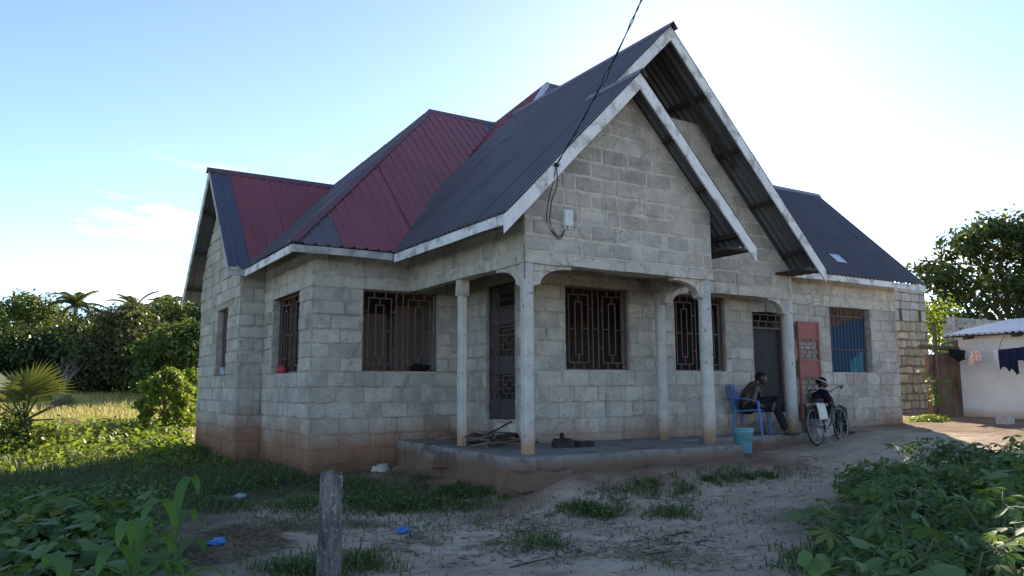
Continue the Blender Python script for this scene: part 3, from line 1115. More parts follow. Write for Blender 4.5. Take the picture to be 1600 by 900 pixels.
def plate(mb, pl, u0, u1, z0, z1, d, th=0.012):
    mb.prism([pl.p(u0, z0, d), pl.p(u1, z0, d), pl.p(u1, z1, d), pl.p(u0, z1, d)], pl.n * th)


# steel door with two grille fields at the side of the veranda
gd = empty('grille_door', pI.p(10.42, -0.52, 0), house)
mb = MB()
for u in (D1[0] + 0.02, D1[1] - 0.02, 10.61):
    bar(mb, pI, u, D1[2], u, D1[3], -0.07, 0.04)
for z in (-0.50, 1.63, 1.27, 0.24, 0.37, 0.96, -0.27, 0.83):
    bar(mb, pI, D1[0], z, D1[1], z, -0.07, 0.03)
for z in (1.40, 1.52):
    bar(mb, pI, D1[0], z, D1[1], z, -0.07, 0.012)
mb.build('door_frame', 'dark_iron', gd)
for (za, zb) in ((1.0, 1.25), (0.27, 0.50), (-0.48, -0.17)):
    for (ua, ub) in ((D1[0] + 0.04, 10.59), (10.63, D1[1] - 0.04)):
        mb = MB(); plate(mb, pI, ua, ub, za, zb, -0.075); mb.build('panel', 'dark_iron', gd)
for (za, zb) in ((0.50, 1.0), (-0.17, 0.27)):
    mb = MB()
    squares(mb, pI, D1[0] + 0.04, 10.59, za, zb, -0.065)
    squares(mb, pI, 10.63, D1[1] - 0.04, za, zb, -0.065)
    mb.build('grille', 'iron', gd)
# sheet door with fanlight grille
sd = empty('sheet_door', pH.p(11.94, -0.6, 0), house)
mb = MB(); plate(mb, pH, D2[0] + 0.05, D2[1] - 0.05, D2[2], 1.08, -0.12, 0.03); mb.build('door_leaf', 'door_grey', sd)
mb = MB()
for u in (D2[0] + 0.025, D2[1] - 0.025):
    bar(mb, pH, u, D2[2], u, D2[3], -0.05, 0.05)
for z in (1.10, D2[3] - 0.02):
    bar(mb, pH, D2[0], z, D2[1], z, -0.05, 0.04)
mb.build('door_frame', 'iron', sd)
mb = MB()
for t in range(1, 3):
    bar(mb, pH, D2[0], 1.10 + 0.13 * t, D2[1], 1.10 + 0.13 * t, -0.05)
for t, (a, b) in enumerate(((1.10, 1.23), (1.23, 1.36), (1.36, 1.48))):
    for k in range(1, 4):
        u = D2[0] + (D2[1] - D2[0]) * (k + 0.25 * (t % 2)) / 4
        bar(mb, pH, u, a, u, b, -0.05)
mb.build('grille', 'iron', sd)

# ---------------------------------------------------------------- roofs
roof = empty('roof', (9.5, 14.0, 2.2), house)


def interval(poly, u):
    ws = []
    for i, p in enumerate(poly):
        q_ = poly[(i + 1) % len(poly)]
        if (p[0] - u) * (q_[0] - u) <= 0 and abs(p[0] - q_[0]) > 1e-9:
            t = (u - p[0]) / (q_[0] - p[0])
            ws.append(p[1] + t * (q_[1] - p[1]))
    return (min(ws), max(ws)) if len(ws) > 1 else None


def profile(kind):
    if kind == 'rib':
        return 0.205, [(0, 0), (0.135, 0), (0.15, 0.026), (0.18, 0.026), (0.195, 0)]
    return 0.135, [(0.135 * k / 6, 0.026 * math.sin(2 * math.pi * k / 6)) for k in range(6)]


def roof_slope(poly_xy, zf, uaxis, kind, colour, sheet=0.82, lift=0.0, length=2.15):
    """corrugated sheets laid in lapping courses on the plane zf(x, y) inside the convex plan polygon; u runs along the eave"""
    full = [(p[0], p[1]) if uaxis == 'x' else (p[1], p[0]) for p in poly_xy]
    umin, umax = min(p[0] for p in full), max(p[0] for p in full)
    wmin, wmax = min(p[1] for p in full), max(p[1] for p in full)
    per, prof = profile(kind)
    sheet = round(sheet / per) * per
    ns = max(1, math.ceil((umax - umin) / sheet - 1e-6))
    nc = max(1, round((wmax - wmin) / length))
    um = (umin + umax) / 2
    zz = (lambda w: zf(um, w)) if uaxis == 'x' else (lambda w: zf(w, um))
    rising = zz(wmax) > zz(wmin)
    for c_ in range(nc):
        wa, wb = wmin + (wmax - wmin) * c_ / nc, wmin + (wmax - wmin) * (c_ + 1) / nc
        if rising and c_ > 0:
            wa -= 0.10                      # the upper course laps over the lower one
        if not rising and c_ < nc - 1:
            wb += 0.10
        pol = clip_poly(clip_poly(full, 0, 1, wb), 0, -1, -wa) if nc > 1 else full
        if len(pol) < 3:
            continue
        lo, hi = min(p[0] for p in pol), max(p[0] for p in pol)
        for k in range(ns):
            a, b = max(lo, umin + k * sheet), min(hi, umin + (k + 1) * sheet + per * 0.35)
            if b - a < 0.02:
                continue
            st = []
            i = math.floor((a - umin) / per) - 1
            while umin + i * per < b + per:
                for (o_, h) in prof:
                    u = umin + i * per + o_
                    if a + 1e-6 < u < b - 1e-6:
                        st.append((u, h))
                i += 1
            st = [(a + 1e-5, 0)] + st + [(b - 1e-5, 0)]
            for p in pol:
                if a < p[0] < b:
                    st += [(p[0] - 1e-4, 0), (p[0] + 1e-4, 0)]
            st.sort()
            vs, fs, last = [], [], None
            rr_ = random.Random(k * 31 + c_ * 7 + int(umin * 10))
            lf = lift + (0.005 if k % 2 else 0.0) + (0.007 if c_ % 2 else 0.0)
            tilt = rr_.uniform(-0.004, 0.004)
            for u, h in st:
                iv = interval(pol, u)
                if iv is None:
                    last = None
                    continue
                row = []
                for w in iv:
                    x, y = (u, w) if uaxis == 'x' else (w, u)
                    row.append(len(vs))
                    vs.append((x, y, zf(x, y) + h + lf + tilt * (u - a)))
                if last:
                    fs.append((last[0], row[0], row[1], last[1]))
                last = row
            if not fs:
                continue
            v0, v1, v2 = (Vector(vs[fs[0][j]]) for j in (0, 1, 2))
            if (v1 - v0).cross(v2 - v0).z < 0:
                fs = [tuple(reversed(f)) for f in fs]
            c = colour(k, ns) if callable(colour) else colour
            MB().add(vs, fs).build('roof_sheet', c, roof)


zBf = lambda x, y: zB(x)
YV = 13.2
QX = 4.92 + (YV - 11.45) * 0.98 / SB
# big dark slope facing left: lower part to the front gable, upper part to the taller gable
roof_slope([(4.9, 7.95), (XA1, 7.95), (XA1, YV), (QX, YV), (4.9, 11.44)], zBf, 'y', 'sine', 'blue_sheet')
roof_slope([(XA1 + 0.0005, 8.65), (XA2, 8.65), (XA2, YV), (XA1 + 0.0005, YV)], zBf, 'y', 'sine', 'blue_sheet')
za1, za2 = zB(XA1), zB(XA2)
roof_slope([(XA1, 7.95), (9.43, 7.95), (9.43, 9.32), (XA1, 9.32)], lambda x, y: za1 - SB * (x - XA1), 'y', 'sine', 'blue_sheet')
roof_slope([(XA2, 8.65), (12.08, 8.65), (12.08, 9.6), (9.6, 13.0), (XA2, 13.6)], lambda x, y: za2 - SB * (x - XA2), 'y', 'sine', 'blue_sheet')
# front wing hip
S2 = 0.98
zFL = lambda x, y: 2.19 + S2 * (y - 11.45)
zLL = lambda x, y: 2.19 + S2 * (x - 3.25)
PK = (7.65, 15.85)


def fl_col(k, n):
    return 'grey_sheet' if k < 1 else ('navy_sheet' if k >= n - 1 else 'red_sheet')


roof_slope([(3.25, 11.45), (4.93, 11.45), (9.48, 15.85), PK], zFL, 'x', 'rib', fl_col)
roof_slope([(3.25, 11.45), PK, (5.71, 16.75), (3.26, 14.45)], zLL, 'y', 'rib', 'grey_sheet')
roof_slope([PK, (5.71, 16.75), (5.71, 17.8)], zLL, 'y', 'rib', 'red_sheet')
roof_slope([PK, (9.48, 15.85), (11.5, 18.0), (11.5, 19.0), (4.5, 19.0)], lambda x, y: 6.5 - S2 * (y - 15.85), 'x', 'rib', 'red_sheet')
# left cross gable
zf_ = lambda x, y: 4.6 - 1.04 * (16.75 - y)
roof_slope([(2.97, 14.45), (3.26, 14.45), (5.71, 16.75), (2.97, 16.75)], zf_, 'x', 'rib', lambda k, n: 'navy_sheet' if k == 0 else 'red_sheet', sheet=0.41)
roof_slope([(2.97, 16.75), (5.8, 16.75), (5.8, 19.45), (2.97, 19.45)], lambda x, y: 4.6 - 0.944 * (y - 16.75), 'x', 'rib', 'red_sheet')
# main hip behind
MP, MQ = (10.5, 15.1), (11.2, 15.1)
zMx = lambda x, y: 7.5 - S2 * (10.5 - x)
zMy = lambda x, y: 7.5 - S2 * (15.1 - y)
roof_slope([(QX - 0.15, YV - 0.05), (8.55, YV - 0.05), MP, (9.5, 16.1), (9.42, 15.86)], zMx, 'y', 'rib', 'red_sheet')
roof_slope([(8.58, 13.17), MP, MQ, (14.0, 12.3), (14.0, 9.9), (11.0, 9.9), (9.0, 12.0)], zMy, 'x', 'rib', 'grey_sheet')
roof_slope([MQ, (14.0, 12.3), (16.8, 12.3), (16.8, 19.0), (15.1, 19.0)], lambda x, y: 7.5 - S2 * (x - 11.2), 'y', 'rib', 'red_sheet')
roof_slope([MP, MQ, (15.1, 19.0), (6.6, 19.0)], lambda x, y: 7.5 - S2 * (y - 15.1), 'x', 'rib', 'red_sheet')
# right wing
zR = lambda x, y: 2.2 + 1.0 * (y - 9.45)
roof_slope([(12.15, 9.45), (16.75, 9.45), (16.75, 12.05), (12.15, 12.05)], zR, 'x', 'sine', 'blue_sheet')
roof_slope([(12.15, 12.05), (16.75, 12.05), (16.75, 14.65), (12.15, 14.65)], lambda x, y: 4.8 - (y - 12.05), 'x', 'sine', 'blue_sheet')
mb = MB(); mb.prism([(14.1, 9.78, zR(0, 9.78) + 0.02), (14.42, 9.78, zR(0, 9.78) + 0.02), (14.42, 9.98, zR(0, 9.98) + 0.02), (14.1, 9.98, zR(0, 9.98) + 0.02)], (0, -0.006, 0.006))
mb.build('patch_sheet', 'zinc', roof)


# ridge and hip caps
def cap_strip(p, q_, n1, n2, w=0.14, m='ridge', lift=0.03):
    """an angled cap along p-q; n1, n2: downhill horizontal directions of the two slopes with their fall"""
    p, q_ = Vector(p) + Vector((0, 0, lift)), Vector(q_) + Vector((0, 0, lift))
    a, b = Vector(n1).normalized() * w, Vector(n2).normalized() * w
    t = Vector((0, 0, 0.012))
    vs = [p + a, p + t, p + b, q_ + a, q_ + t, q_ + b]
    vs += [v - Vector((0, 0, 0.012)) for v in vs]
    MB().add(vs, [(0, 1, 4, 3), (1, 2, 5, 4), (9, 10, 7, 6), (10, 11, 8, 7), (0, 3, 9, 6), (2, 8, 11, 5), (0, 6, 7, 1), (1, 7, 8, 2), (3, 4, 10, 9), (4, 5, 11, 10)]).build('ridge_cap', m, roof)


cap_strip((XA1, 7.90, za1), (XA1, 9.15, za1), (-1, 0, -SB), (1, 0, -SB), 0.13, 'grey_sheet')
cap_strip((XA2, 8.58, za2), (XA2, 13.4, za2), (-1, 0, -SB), (1, 0, -SB), 0.13)
cap_strip((PK[0] - 0.02, PK[1], 6.5), (9.5, 15.85, 6.5), (0, -1, -S2), (0, 1, -S2), 0.15)
cap_strip((3.23, 11.43, 2.19), (PK[0], PK[1], 6.5), (1, -0.0, 0.02), (0.0, 1, 0.02), 0.12)
cap_strip((2.93, 16.75, 4.6), (5.7, 16.75, 4.6), (0, -1, -1.04), (0, 1, -0.94), 0.13)
cap_strip((8.4, 13.0, 7.5 - S2 * 2.1), (MP[0], MP[1], 7.5), (0.0, 1, 0.02), (1, 0, 0.02), 0.12, 'zinc')
cap_strip((MP[0], MP[1], 7.5), (MQ[0], MQ[1], 7.5), (0, -1, -S2), (0, 1, -S2), 0.13)
cap_strip((9.45, 16.1, 6.47), (MP[0], MP[1], 7.5), (1, 0, 0.02), (0, -1, 0.02), 0.12)
cap_strip((12.2, 12.05, 4.8), (16.77, 12.05, 4.8), (0, -1, -1), (0, 1, -1), 0.12, 'grey_sheet')
cap_strip((9.5, 15.86, 6.52), (11.2, 18.0, 4.6), (1, 0, 0.0), (-1, 0, 0), 0.1)

# fascia boards (slightly bowed lengths, weathered white paint)
def board(pts_top, drop, thick, m, seed=0):
    """board whose top edge runs through pts_top, hanging 'drop' down; thick = vector"""
    rnd = random.Random(seed)
    a, b = Vector(pts_top[0]), Vector(pts_top[1])
    n = max(2, int((b - a).length / 0.5))
    top = [a.lerp(b, i / n) + Vector((0, 0, rnd.uniform(-.006, .006) if 0 < i < n else 0)) for i in range(n + 1)]
    bot = [p - Vector((0, 0, drop + rnd.uniform(-.006, .006))) for p in top]
    mb = MB()
    th = Vector(thick)
    k = n + 1
    vs = top + bot + [p + th for p in top] + [p + th for p in bot]
    fs = []
    for i in range(n):
        fs += [(i, i + 1, k + i + 1, k + i), (2 * k + i + 1, 2 * k + i, 3 * k + i, 3 * k + i + 1), (i + 1, i, 2 * k + i, 2 * k + i + 1), (k + i, k + i + 1, 3 * k + i + 1, 3 * k + i)]
    fs += [(0, k, 3 * k, 2 * k), (n, 2 * k + n, 3 * k + n, k + n)]
    mb.add(vs, fs)
    return mb.build('fascia_board', m, roof)


LFT = 0.015
board([(4.88, 7.955, zB(4.88) - LFT), (XA1, 7.955, za1 - LFT)], 0.235, (0, 0.026, 0), 'white_board', 1)
board([(XA1 + 0.002, 7.955, za1 - LFT), (9.46, 7.955, za1 - SB * (9.46 - XA1) - LFT)], 0.235, (0, 0.026, 0), 'white_board', 2)
board([(XA1 - 0.3, 8.655, zB(XA1 - 0.3) - LFT), (XA2, 8.655, za2 - LFT)], 0.235, (0, 0.026, 0), 'white_board', 3)
board([(XA2 + 0.002, 8.655, za2 - LFT), (12.12, 8.655, za2 - SB * (12.12 - XA2) - LFT)], 0.235, (0, 0.026, 0), 'white_board', 4)
board([(4.905, 7.985, zB(4.905) - 0.02), (4.905, 11.42, zB(4.905) - 0.02)], 0.135, (0.024, 0, 0), 'white_board', 5)
board([(3.255, 11.46, 2.17), (4.90, 11.46, 2.17)], 0.115, (0, 0.024, 0), 'grey_board', 6)
board([(3.255, 11.49, 2.17), (3.255, 14.44, 2.17)], 0.125, (0.024, 0, 0), 'white_board', 7)
board([(2.975, 14.455, 2.18), (3.25, 14.455, 2.18)], 0.12, (0, 0.024, 0), 'grey_board', 8)
board([(2.975, 14.485, 2.20), (2.975, 16.75, 4.585)], 0.16, (0.024, 0, 0), 'grey_board', 9)
board([(2.975, 16.752, 4.585), (2.975, 19.47, 4.6 - 0.944 * 2.72 - 0.015)], 0.16, (0.024, 0, 0), 'white_board', 10)
board([(12.2, 9.46, 2.185), (16.73, 9.46, 2.185)], 0.115, (0, 0.024, 0), 'white_board', 11)
# purlins and rafters seen under the overhangs
def purlin(p, q_, w=0.05, h=0.07):
    return MB().beam(p, q_, w, h).build('purlin', 'timber', roof)


for x in (7.9, 8.55, 9.2):
    z = za1 - SB * (x - XA1) - 0.075
    purlin((x, 7.985, z), (x, 9.3, z))
for x in (8.56, 9.35, 10.15, 10.95, 11.75):
    z = za2 - SB * (x - XA2) - 0.075
    purlin((x, 8.685, z), (x, 9.7, z))
for x in (7.3, 7.9):
    z = zB(x) - 0.075
    purlin((x, 8.685, z), (x, 9.7, z))
for x in (5.1, 5.8, 6.5):
    z = zB(x) - 0.075
    purlin((x, 7.985, z), (x, 8.6, z))
for y in (17.5, 18.3, 19.1, 15.2, 15.9):
    z = (4.6 - 0.944 * (y - 16.75) if y > 16.75 else 4.6 - 1.04 * (16.75 - y)) - 0.075
    purlin((3.0, y, z), (3.6, y, z))
for y0_, y1_, xa, za_, sgn in ((8.9, 8.9, XA2, za2, 1),):
    for xx0, xx1 in ((8.5, 10.3),):
        MB().beam((xx0, 9.05, za_ - SB * (xx0 - xa) - 0.15), (xx1, 9.05, za_ - SB * (xx1 - xa) - 0.15), 0.05, 0.09).build('rafter', 'timber', roof)
# soffit board ends at the foot of the gable overhangs
MB().box((11.55, 8.69, za2 - SB * (12.05 - XA2) - 0.14), (12.04, 9.31, za2 - SB * (12.05 - XA2) - 0.10)).build('soffit_board', 'timber', roof)
MB().box((8.86, 7.99, za1 - SB * (9.4 - XA1) - 0.14), (9.38, 9.3, za1 - SB * (9.4 - XA1) - 0.10)).build('soffit_board', 'timber', roof)
# blue curtain hung inside the right-hand window, torn open at the top
def curtain():
    nu, nz2 = 40, 16
    vs, fs = [], []
    for j in range(nz2 + 1):
        for i in range(nu + 1):
            s, t = i / nu, j / nz2
            top = 1.22 + 0.22 * abs(s - 0.42) * 2 * (1.1 if s > 0.42 else 0.45) - 0.05 * math.sin(s * 9)
            u = W6[0] + 0.01 + (W6[1] - W6[0] - 0.02) * s
            z = ZI + 0.015 + (top - ZI) * t
            vs.append(pH.p(u, z, -0.15 - 0.018 * math.sin(s * 46 + 2 * t) * (0.4 + 0.6 * t)))
    for j in range(nz2):
        for i in range(nu):
            if 27 <= i <= 27 and j < 7:
                continue
            a = j * (nu + 1) + i
            fs.append((a, a + 1, a + nu + 2, a + nu + 1))
    return MB().add(vs, fs)


M['curtain'] = leaf_mat('curtain', (0.015, 0.07, 0.15), (0.025, 0.11, 0.21), 0.3, (0.01, 0.10, 0.17), 2.0, 0.8, 0.1)
o = curtain().build('window_curtain', 'curtain', None, smooth=True)
tag(o, 'translucent blue curtain sagging in the right-hand barred window', 'curtain')

# ================================================================ things around the house
def pmat(name, c, rough=0.5, spec=0.4, var=0.15, scale=6.0, bump=0.08, **k):
    return mat(name, tuple(x * (1 - var) for x in c), tuple(x * (1 + var) for x in c), scale, rough, spec, bump, 40, **k)


M['chair_blue'] = pmat('chair_blue', (0.06, 0.15, 0.36), 0.45)
M['bucket'] = pmat('bucket', (0.13, 0.32, 0.38), 0.45, blotch=((0.25, 0.30, 0.31), 9.0, 0.6, 0.75, 0.5))
M['bike_paint'] = pmat('bike_paint', (0.03, 0.03, 0.035), 0.35)
M['chrome'] = pmat('chrome', (0.36, 0.365, 0.375), 0.4, metal=0.8)
M['rubber'] = pmat('rubber', (0.025, 0.025, 0.025), 0.8)
M['rim'] = pmat('rim', (0.26, 0.265, 0.27), 0.5, metal=0.5)
M['white_cloth'] = pmat('white_cloth', (0.62, 0.60, 0.54), 0.9, 0.1, blotch=((0.62, 0.52, 0.10), 7.0, 0.60, 0.66, 0.8))
M['cable'] = pmat('cable', (0.02, 0.02, 0.022), 0.6)
M['box_white'] = pmat('box_white', (0.62, 0.63, 0.62), 0.5)
M['wood'] = pmat('wood', (0.14, 0.095, 0.065), 0.85, 0.2, 0.3, 9.0, 0.3)
M['char'] = pmat('char', (0.03, 0.027, 0.025), 0.9, 0.1, 0.4)
M['post'] = mat('post', (0.05, 0.048, 0.046), (0.24, 0.23, 0.215), 7.0, 0.95, 0.1, 1.0, 26, streak=((0.02, 0.02, 0.02), 0.95), stretch=(3, 3, 0.6),
                blotch=((0.44, 0.42, 0.39), 26.0, 0.58, 0.66, 0.6), bdist=0.02)
M['bag_blue'] = pmat('bag_blue', (0.03, 0.20, 0.50), 0.35, 0.5, 0.3)
M['bag_pale'] = pmat('bag_pale', (0.35, 0.42, 0.52), 0.35, 0.5, 0.3)
M['rag_red'] = pmat('rag_red', (0.40, 0.05, 0.07), 0.9, 0.1)
M['rag_black'] = pmat('rag_black', (0.012, 0.012, 0.014), 0.9, 0.1)
M['plaster_white'] = mat('plaster_white', (0.70, 0.68, 0.64), (0.80, 0.78, 0.75), 1.5, 0.9, 0.2, 0.15, 20,
                         dirt=[((0.42, 0.27, 0.15), -0.80, -0.55, 0.25, 0.8)], streak=((0.5, 0.46, 0.4), 0.4))
M['mud'] = mat('mud', (0.17, 0.10, 0.07), (0.27, 0.165, 0.115), 3.0, 0.95, 0.1, 0.8, 14, streak=((0.08, 0.05, 0.035), 0.6), bdist=0.05)
M['navy_cloth'] = pmat('navy_cloth', (0.015, 0.022, 0.055), 0.9, 0.1)
M['dark_cloth'] = pmat('dark_cloth', (0.012, 0.014, 0.022), 0.9, 0.1)
M['pale_cloth'] = pmat('pale_cloth', (0.62, 0.58, 0.66), 0.9, 0.1)
M['grey_cloth'] = pmat('grey_cloth', (0.30, 0.34, 0.38), 0.9, 0.1)
M['pink_cloth'] = mat('pink_cloth', (0.72, 0.55, 0.50), (0.70, 0.60, 0.55), 8.0, 0.9, 0.1, 0.1, 30, blotch=((0.60, 0.16, 0.14), 22.0, 0.5, 0.56, 0.8))

# --- red steel door leaf leaning on the wall right of the veranda
rd = empty('steel_door_leaf', (13.05, 9.62, float(gz(13.05, 9.62))))
tag(rd, 'faded red steel door leaf with maze grille leaning on the wall beside the barred window', 'door leaf')
pR = Plane('y', YM - 0.10)
RU0, RU1, RZ0, RZ1 = 12.66, 13.30, -0.66, 1.26
mb = MB()
for u in (RU0 + 0.02, RU1 - 0.02):
    bar(mb, pR, u, RZ0, u, RZ1, 0.0, 0.045)
for z in (RZ0 + 0.02, RZ1 - 0.02, 0.93, 0.49, 0.19, -0.33):
    bar(mb, pR, RU0, z, RU1, z, 0.0, 0.04)
mb.build('door_frame', 'red_iron', rd)
for za, zb in ((0.95, 1.24), (0.21, 0.47)):
    mb = MB(); plate(mb, pR, RU0 + 0.04, RU1 - 0.04, za, zb, -0.006); mb.build('panel', 'red_iron', rd)
for za, zb in ((0.51, 0.91), (-0.31, 0.17)):
    mb = MB()
    n = 5
    for k in range(n):
        z = za + (zb - za) * (k + 0.5) / n
        bar(mb, pR, RU0 + 0.04, z, RU1 - 0.04 - 0.1 * (k % 2), z, 0.0, 0.012)
        for t in (0.3, 0.62, 0.86):
            u = RU0 + (RU1 - RU0) * (t + 0.12 * (k % 2))
            if u < RU1 - 0.04:
                bar(mb, pR, u, z, u, z + (zb - za) / n * 0.98, 0.0, 0.012)
    mb.build('grille', 'iron', rd)
mb = MB(); plate(mb, pR, RU0 + 0.04, RU1 - 0.04, -0.64, -0.35, -0.006); mb.build('panel', 'dark_iron', rd)
mb = MB(); mb.box((13.25, 9.70, 0.42), (13.34, 9.727, 0.49)); mb.build('lock_plate', 'concrete', rd)

# --- meter box and cable on the gable
JB = pA.p(6.06, 2.25, 0.0)
mbx = empty('junction_box', JB)
tag(mbx, 'small white electrical box on the front gable wall', 'electrical box')


def rounded_box(mb, c, s, r=0.015):
    cx, cy, cz = c
    hx, hy, hz = (k / 2 for k in s)
    prof = []
    for (sx, sz, a0) in ((1, 1, 0), (-1, 1, 90), (-1, -1, 180), (1, -1, 270)):
        for k in range(4):
            a = math.radians(a0 + 30 * k)
            prof.append((cx + sx * (hx - r) + r * math.cos(a), cz + sz * (hz - r) + r * math.sin(a)))
    mb.prism([(p[0], cy - hy, p[1]) for p in prof], (0, 2 * hy, 0))


mb = MB(); rounded_box(mb, (6.06, Y0 - 0.045, 2.27), (0.15, 0.07, 0.22)); mb.build('case', 'box_white', mbx)
mb = MB(); rounded_box(mb, (6.06, Y0 - 0.086, 2.275), (0.13, 0.012, 0.19)); mb.build('lid', 'box_white', mbx)
mb = MB()
mb.tube([(6.02, Y0 - 0.045, 2.16), (6.02, Y0 - 0.045, 2.12)], 0.014)
mb.tube([(6.09, Y0 - 0.045, 2.16), (6.09, Y0 - 0.045, 2.12)], 0.014)
mb.build('gland', 'box_white', mbx)
pc = empty('power_cable', (5.66, 7.93, 2.87))
tag(pc, 'black power cable strung from the gable eave up into the sky', 'cable')
A_ = Vector((5.66, 7.93, 2.87))
B_ = Vector(dep(985, 0, 6.2)) if True else None
Bd = (Vector(dep(985, 0, 7.4)) - A_)
for k, off in enumerate((-0.012, 0.012)):
    pts = []
    for i in range(0, 33):
        t = i / 32 * 1.9
        sag = -0.25 * math.sin(math.pi * min(1, t / 1.9))
        bul = 0.03 * math.exp(-((t - 0.72) / 0.06) ** 2) * (1 if k else -1)
        tw = 0.010 * math.sin(t * 60 + math.pi * k)
        p = A_ + Bd * t + Vector((off * 0.3 + tw + bul, bul, sag))
        pts.append(p)
    MB().tube(pts, 0.006, 5).build('wire', 'cable', pc)
mb = MB()
mb.ball(A_, (0.045, 0.03, 0.03), 8, 6)
mb.build('clamp', 'cable', pc)
for k in range(2):
    pts = [A_ + Vector((0.0, 0.0, 0.0)), A_ + Vector((-0.03 + 0.07 * k, 0.05, -0.25)), A_ + Vector((-0.01 + 0.05 * k, 0.18, -0.45)), (5.74 + 0.05 * k, Y0 - 0.02, 2.2),
           (5.85 + 0.03 * k, Y0 - 0.03, 2.03), (5.95, Y0 - 0.04, 1.98 + 0.03 * k), (6.02, Y0 - 0.045, 2.13)]
    sm = []
    for i in range(len(pts) - 1):
        p0, p1, p2, p3 = (Vector(pts[max(0, min(len(pts) - 1, i + d))]) for d in (-1, 0, 1, 2))
        for j in range(6):
            t = j / 6
            sm.append(0.5 * ((2 * p1) + (p2 - p0) * t + (2 * p0 - 5 * p1 + 4 * p2 - p3) * t * t + (3 * p1 - p0 - 3 * p2 + p3) * t ** 3))
    sm.append(Vector(pts[-1]))
    MB().tube(sm, 0.0065, 5).build('drop_wire', 'cable', pc)

# --- concrete boundary post in front
def concrete_post():
    x, y = 2.012, 5.82
    zb_ = float(gz(x, y)) - 0.1
    zt = -0.625
    rt = empty('boundary_post', (x, y, zb_ + 0.1))
    mb = MB()
    rnd = random.Random(4)
    yaw = 0.45
    n = 12
    zz = [zb_, zb_ + 0.2, zb_ + 0.45, zb_ + 0.65, zt - 0.04, zt - 0.012, zt]
    sc_ = [1.08, 1.04, 1.0, 0.97, 0.95, 0.88, 0.74]
    vs = []
    for z, s in zip(zz, sc_):
        for k in range(n):
            a = 2 * math.pi * (k + 0.5) / n
            c, s2 = math.cos(a), math.sin(a)
            rr = 0.066 / max(abs(c), abs(s2)) ** 0.85 * s * rnd.uniform(0.97, 1.03)
            px, py = rr * c, rr * s2
            vs.append((x + px * math.cos(yaw) - py * math.sin(yaw), y + px * math.sin(yaw) + py * math.cos(yaw), z + rnd.uniform(-.004, .004)))
    fs = [tuple((len(zz) - 1) * n + k for k in range(n))]
    for i in range(len(zz) - 1):
        for k in range(n):
            fs.append((i * n + k, i * n + (k + 1) % n, (i + 1) * n + (k + 1) % n, (i + 1) * n + k))
    mb.add(vs, fs)
    mb.build('shaft', 'post', rt)
    return tag(rt, 'weathered black-stained concrete boundary post in the foreground', 'post')


concrete_post()

# --- blue plastic armchair, facing +x; origin at the floor under the seat
CH = Vector((10.98, 9.50, ZS - 0.01))
CYAW = -1.15
def loc2w(o_, yaw):
    return Matrix.Translation(o_) @ Matrix.Rotation(yaw, 4, 'Z')


chm = loc2w(CH, CYAW)
ch = empty('plastic_chair', CH)
tag(ch, 'blue plastic armchair on the veranda by the dark door', 'chair')


def sheet_grid(f, nu, nv, th):
    """thin shell from f(s, t) with thickness vector th(s, t)"""
    vs = [Vector(f(i / nu, j / nv)) for j in range(nv + 1) for i in range(nu + 1)]
    n = len(vs)
    vs2 = vs + [v + Vector(th) for v in vs]
    fs = []
    for j in range(nv):
        for i in range(nu):
            a = j * (nu + 1) + i
            fs.append((a, a + 1, a + nu + 2, a + nu + 1))
            fs.append((n + a + nu + 1, n + a + nu + 2, n + a + 1, n + a))
    edge = [i for i in range(nu + 1)] + [j * (nu + 1) + nu for j in range(1, nv + 1)] + [nv * (nu + 1) + i for i in range(nu - 1, -1, -1)] + [j * (nu + 1) for j in range(nv - 1, 0, -1)]
    for k in range(len(edge)):
        a, b = edge[k], edge[(k + 1) % len(edge)]
        fs.append((b, a, n + a, n + b))
    return MB().add(vs2, fs)


def chair_parts():
    seat = sheet_grid(lambda s, t: (-0.22 + 0.46 * s, -0.23 + 0.46 * t, 0.41 - 0.02 * math.sin(math.pi * t) + 0.025 * s), 6, 6, (0, 0, 0.02))
    seat.xf(chm).build('seat', 'chair_blue', ch, smooth=False)
    # backrest with a slot between two panels
    for za, zb in ((0.44, 0.52), (0.56, 0.86)):
        b = sheet_grid(lambda s, t: (-0.235 - 0.22 * ((za + (zb - za) * t) - 0.42) - 0.05 * math.cos((s - 0.5) * 2.6) + 0.04, (s - 0.5) * (0.40 + 0.12 * (za + (zb - za) * t - 0.44)), za + (zb - za) * t + (0.03 * math.sin(math.pi * s) if t > 0.9 else 0)), 8, 3, (-0.016, 0, 0))
        b.xf(chm).build('backrest', 'chair_blue', ch)
    for sy in (-1, 1):
        mb = MB()
        mb.tube([(-0.24, sy * 0.21, 0.42), (-0.27, sy * 0.235, 0.55), (-0.33, sy * 0.25, 0.80)], [0.016, 0.014, 0.012], 6)
        mb.xf(chm).build('back_post', 'chair_blue', ch)
        a = sheet_grid(lambda s, t: (-0.27 + 0.46 * s, sy * (0.235 + 0.05 * t), 0.64 - 0.02 * s - 0.05 * s ** 4), 6, 2, (0, 0, 0.018))
        a.xf(chm).build('armrest', 'chair_blue', ch)
        mb = MB()
        mb.tube([(0.19, sy * 0.26, 0.60), (0.20, sy * 0.255, 0.42), (0.24, sy * 0.27, 0.0)], [0.022, 0.028, 0.022], 6)
        mb.xf(chm).build('leg', 'chair_blue', ch)
        mb = MB()
        mb.tube([(-0.22, sy * 0.21, 0.42), (-0.30, sy * 0.25, 0.0)], [0.026, 0.02], 6)
        mb.xf(chm).build('leg', 'chair_blue', ch)


chair_parts()

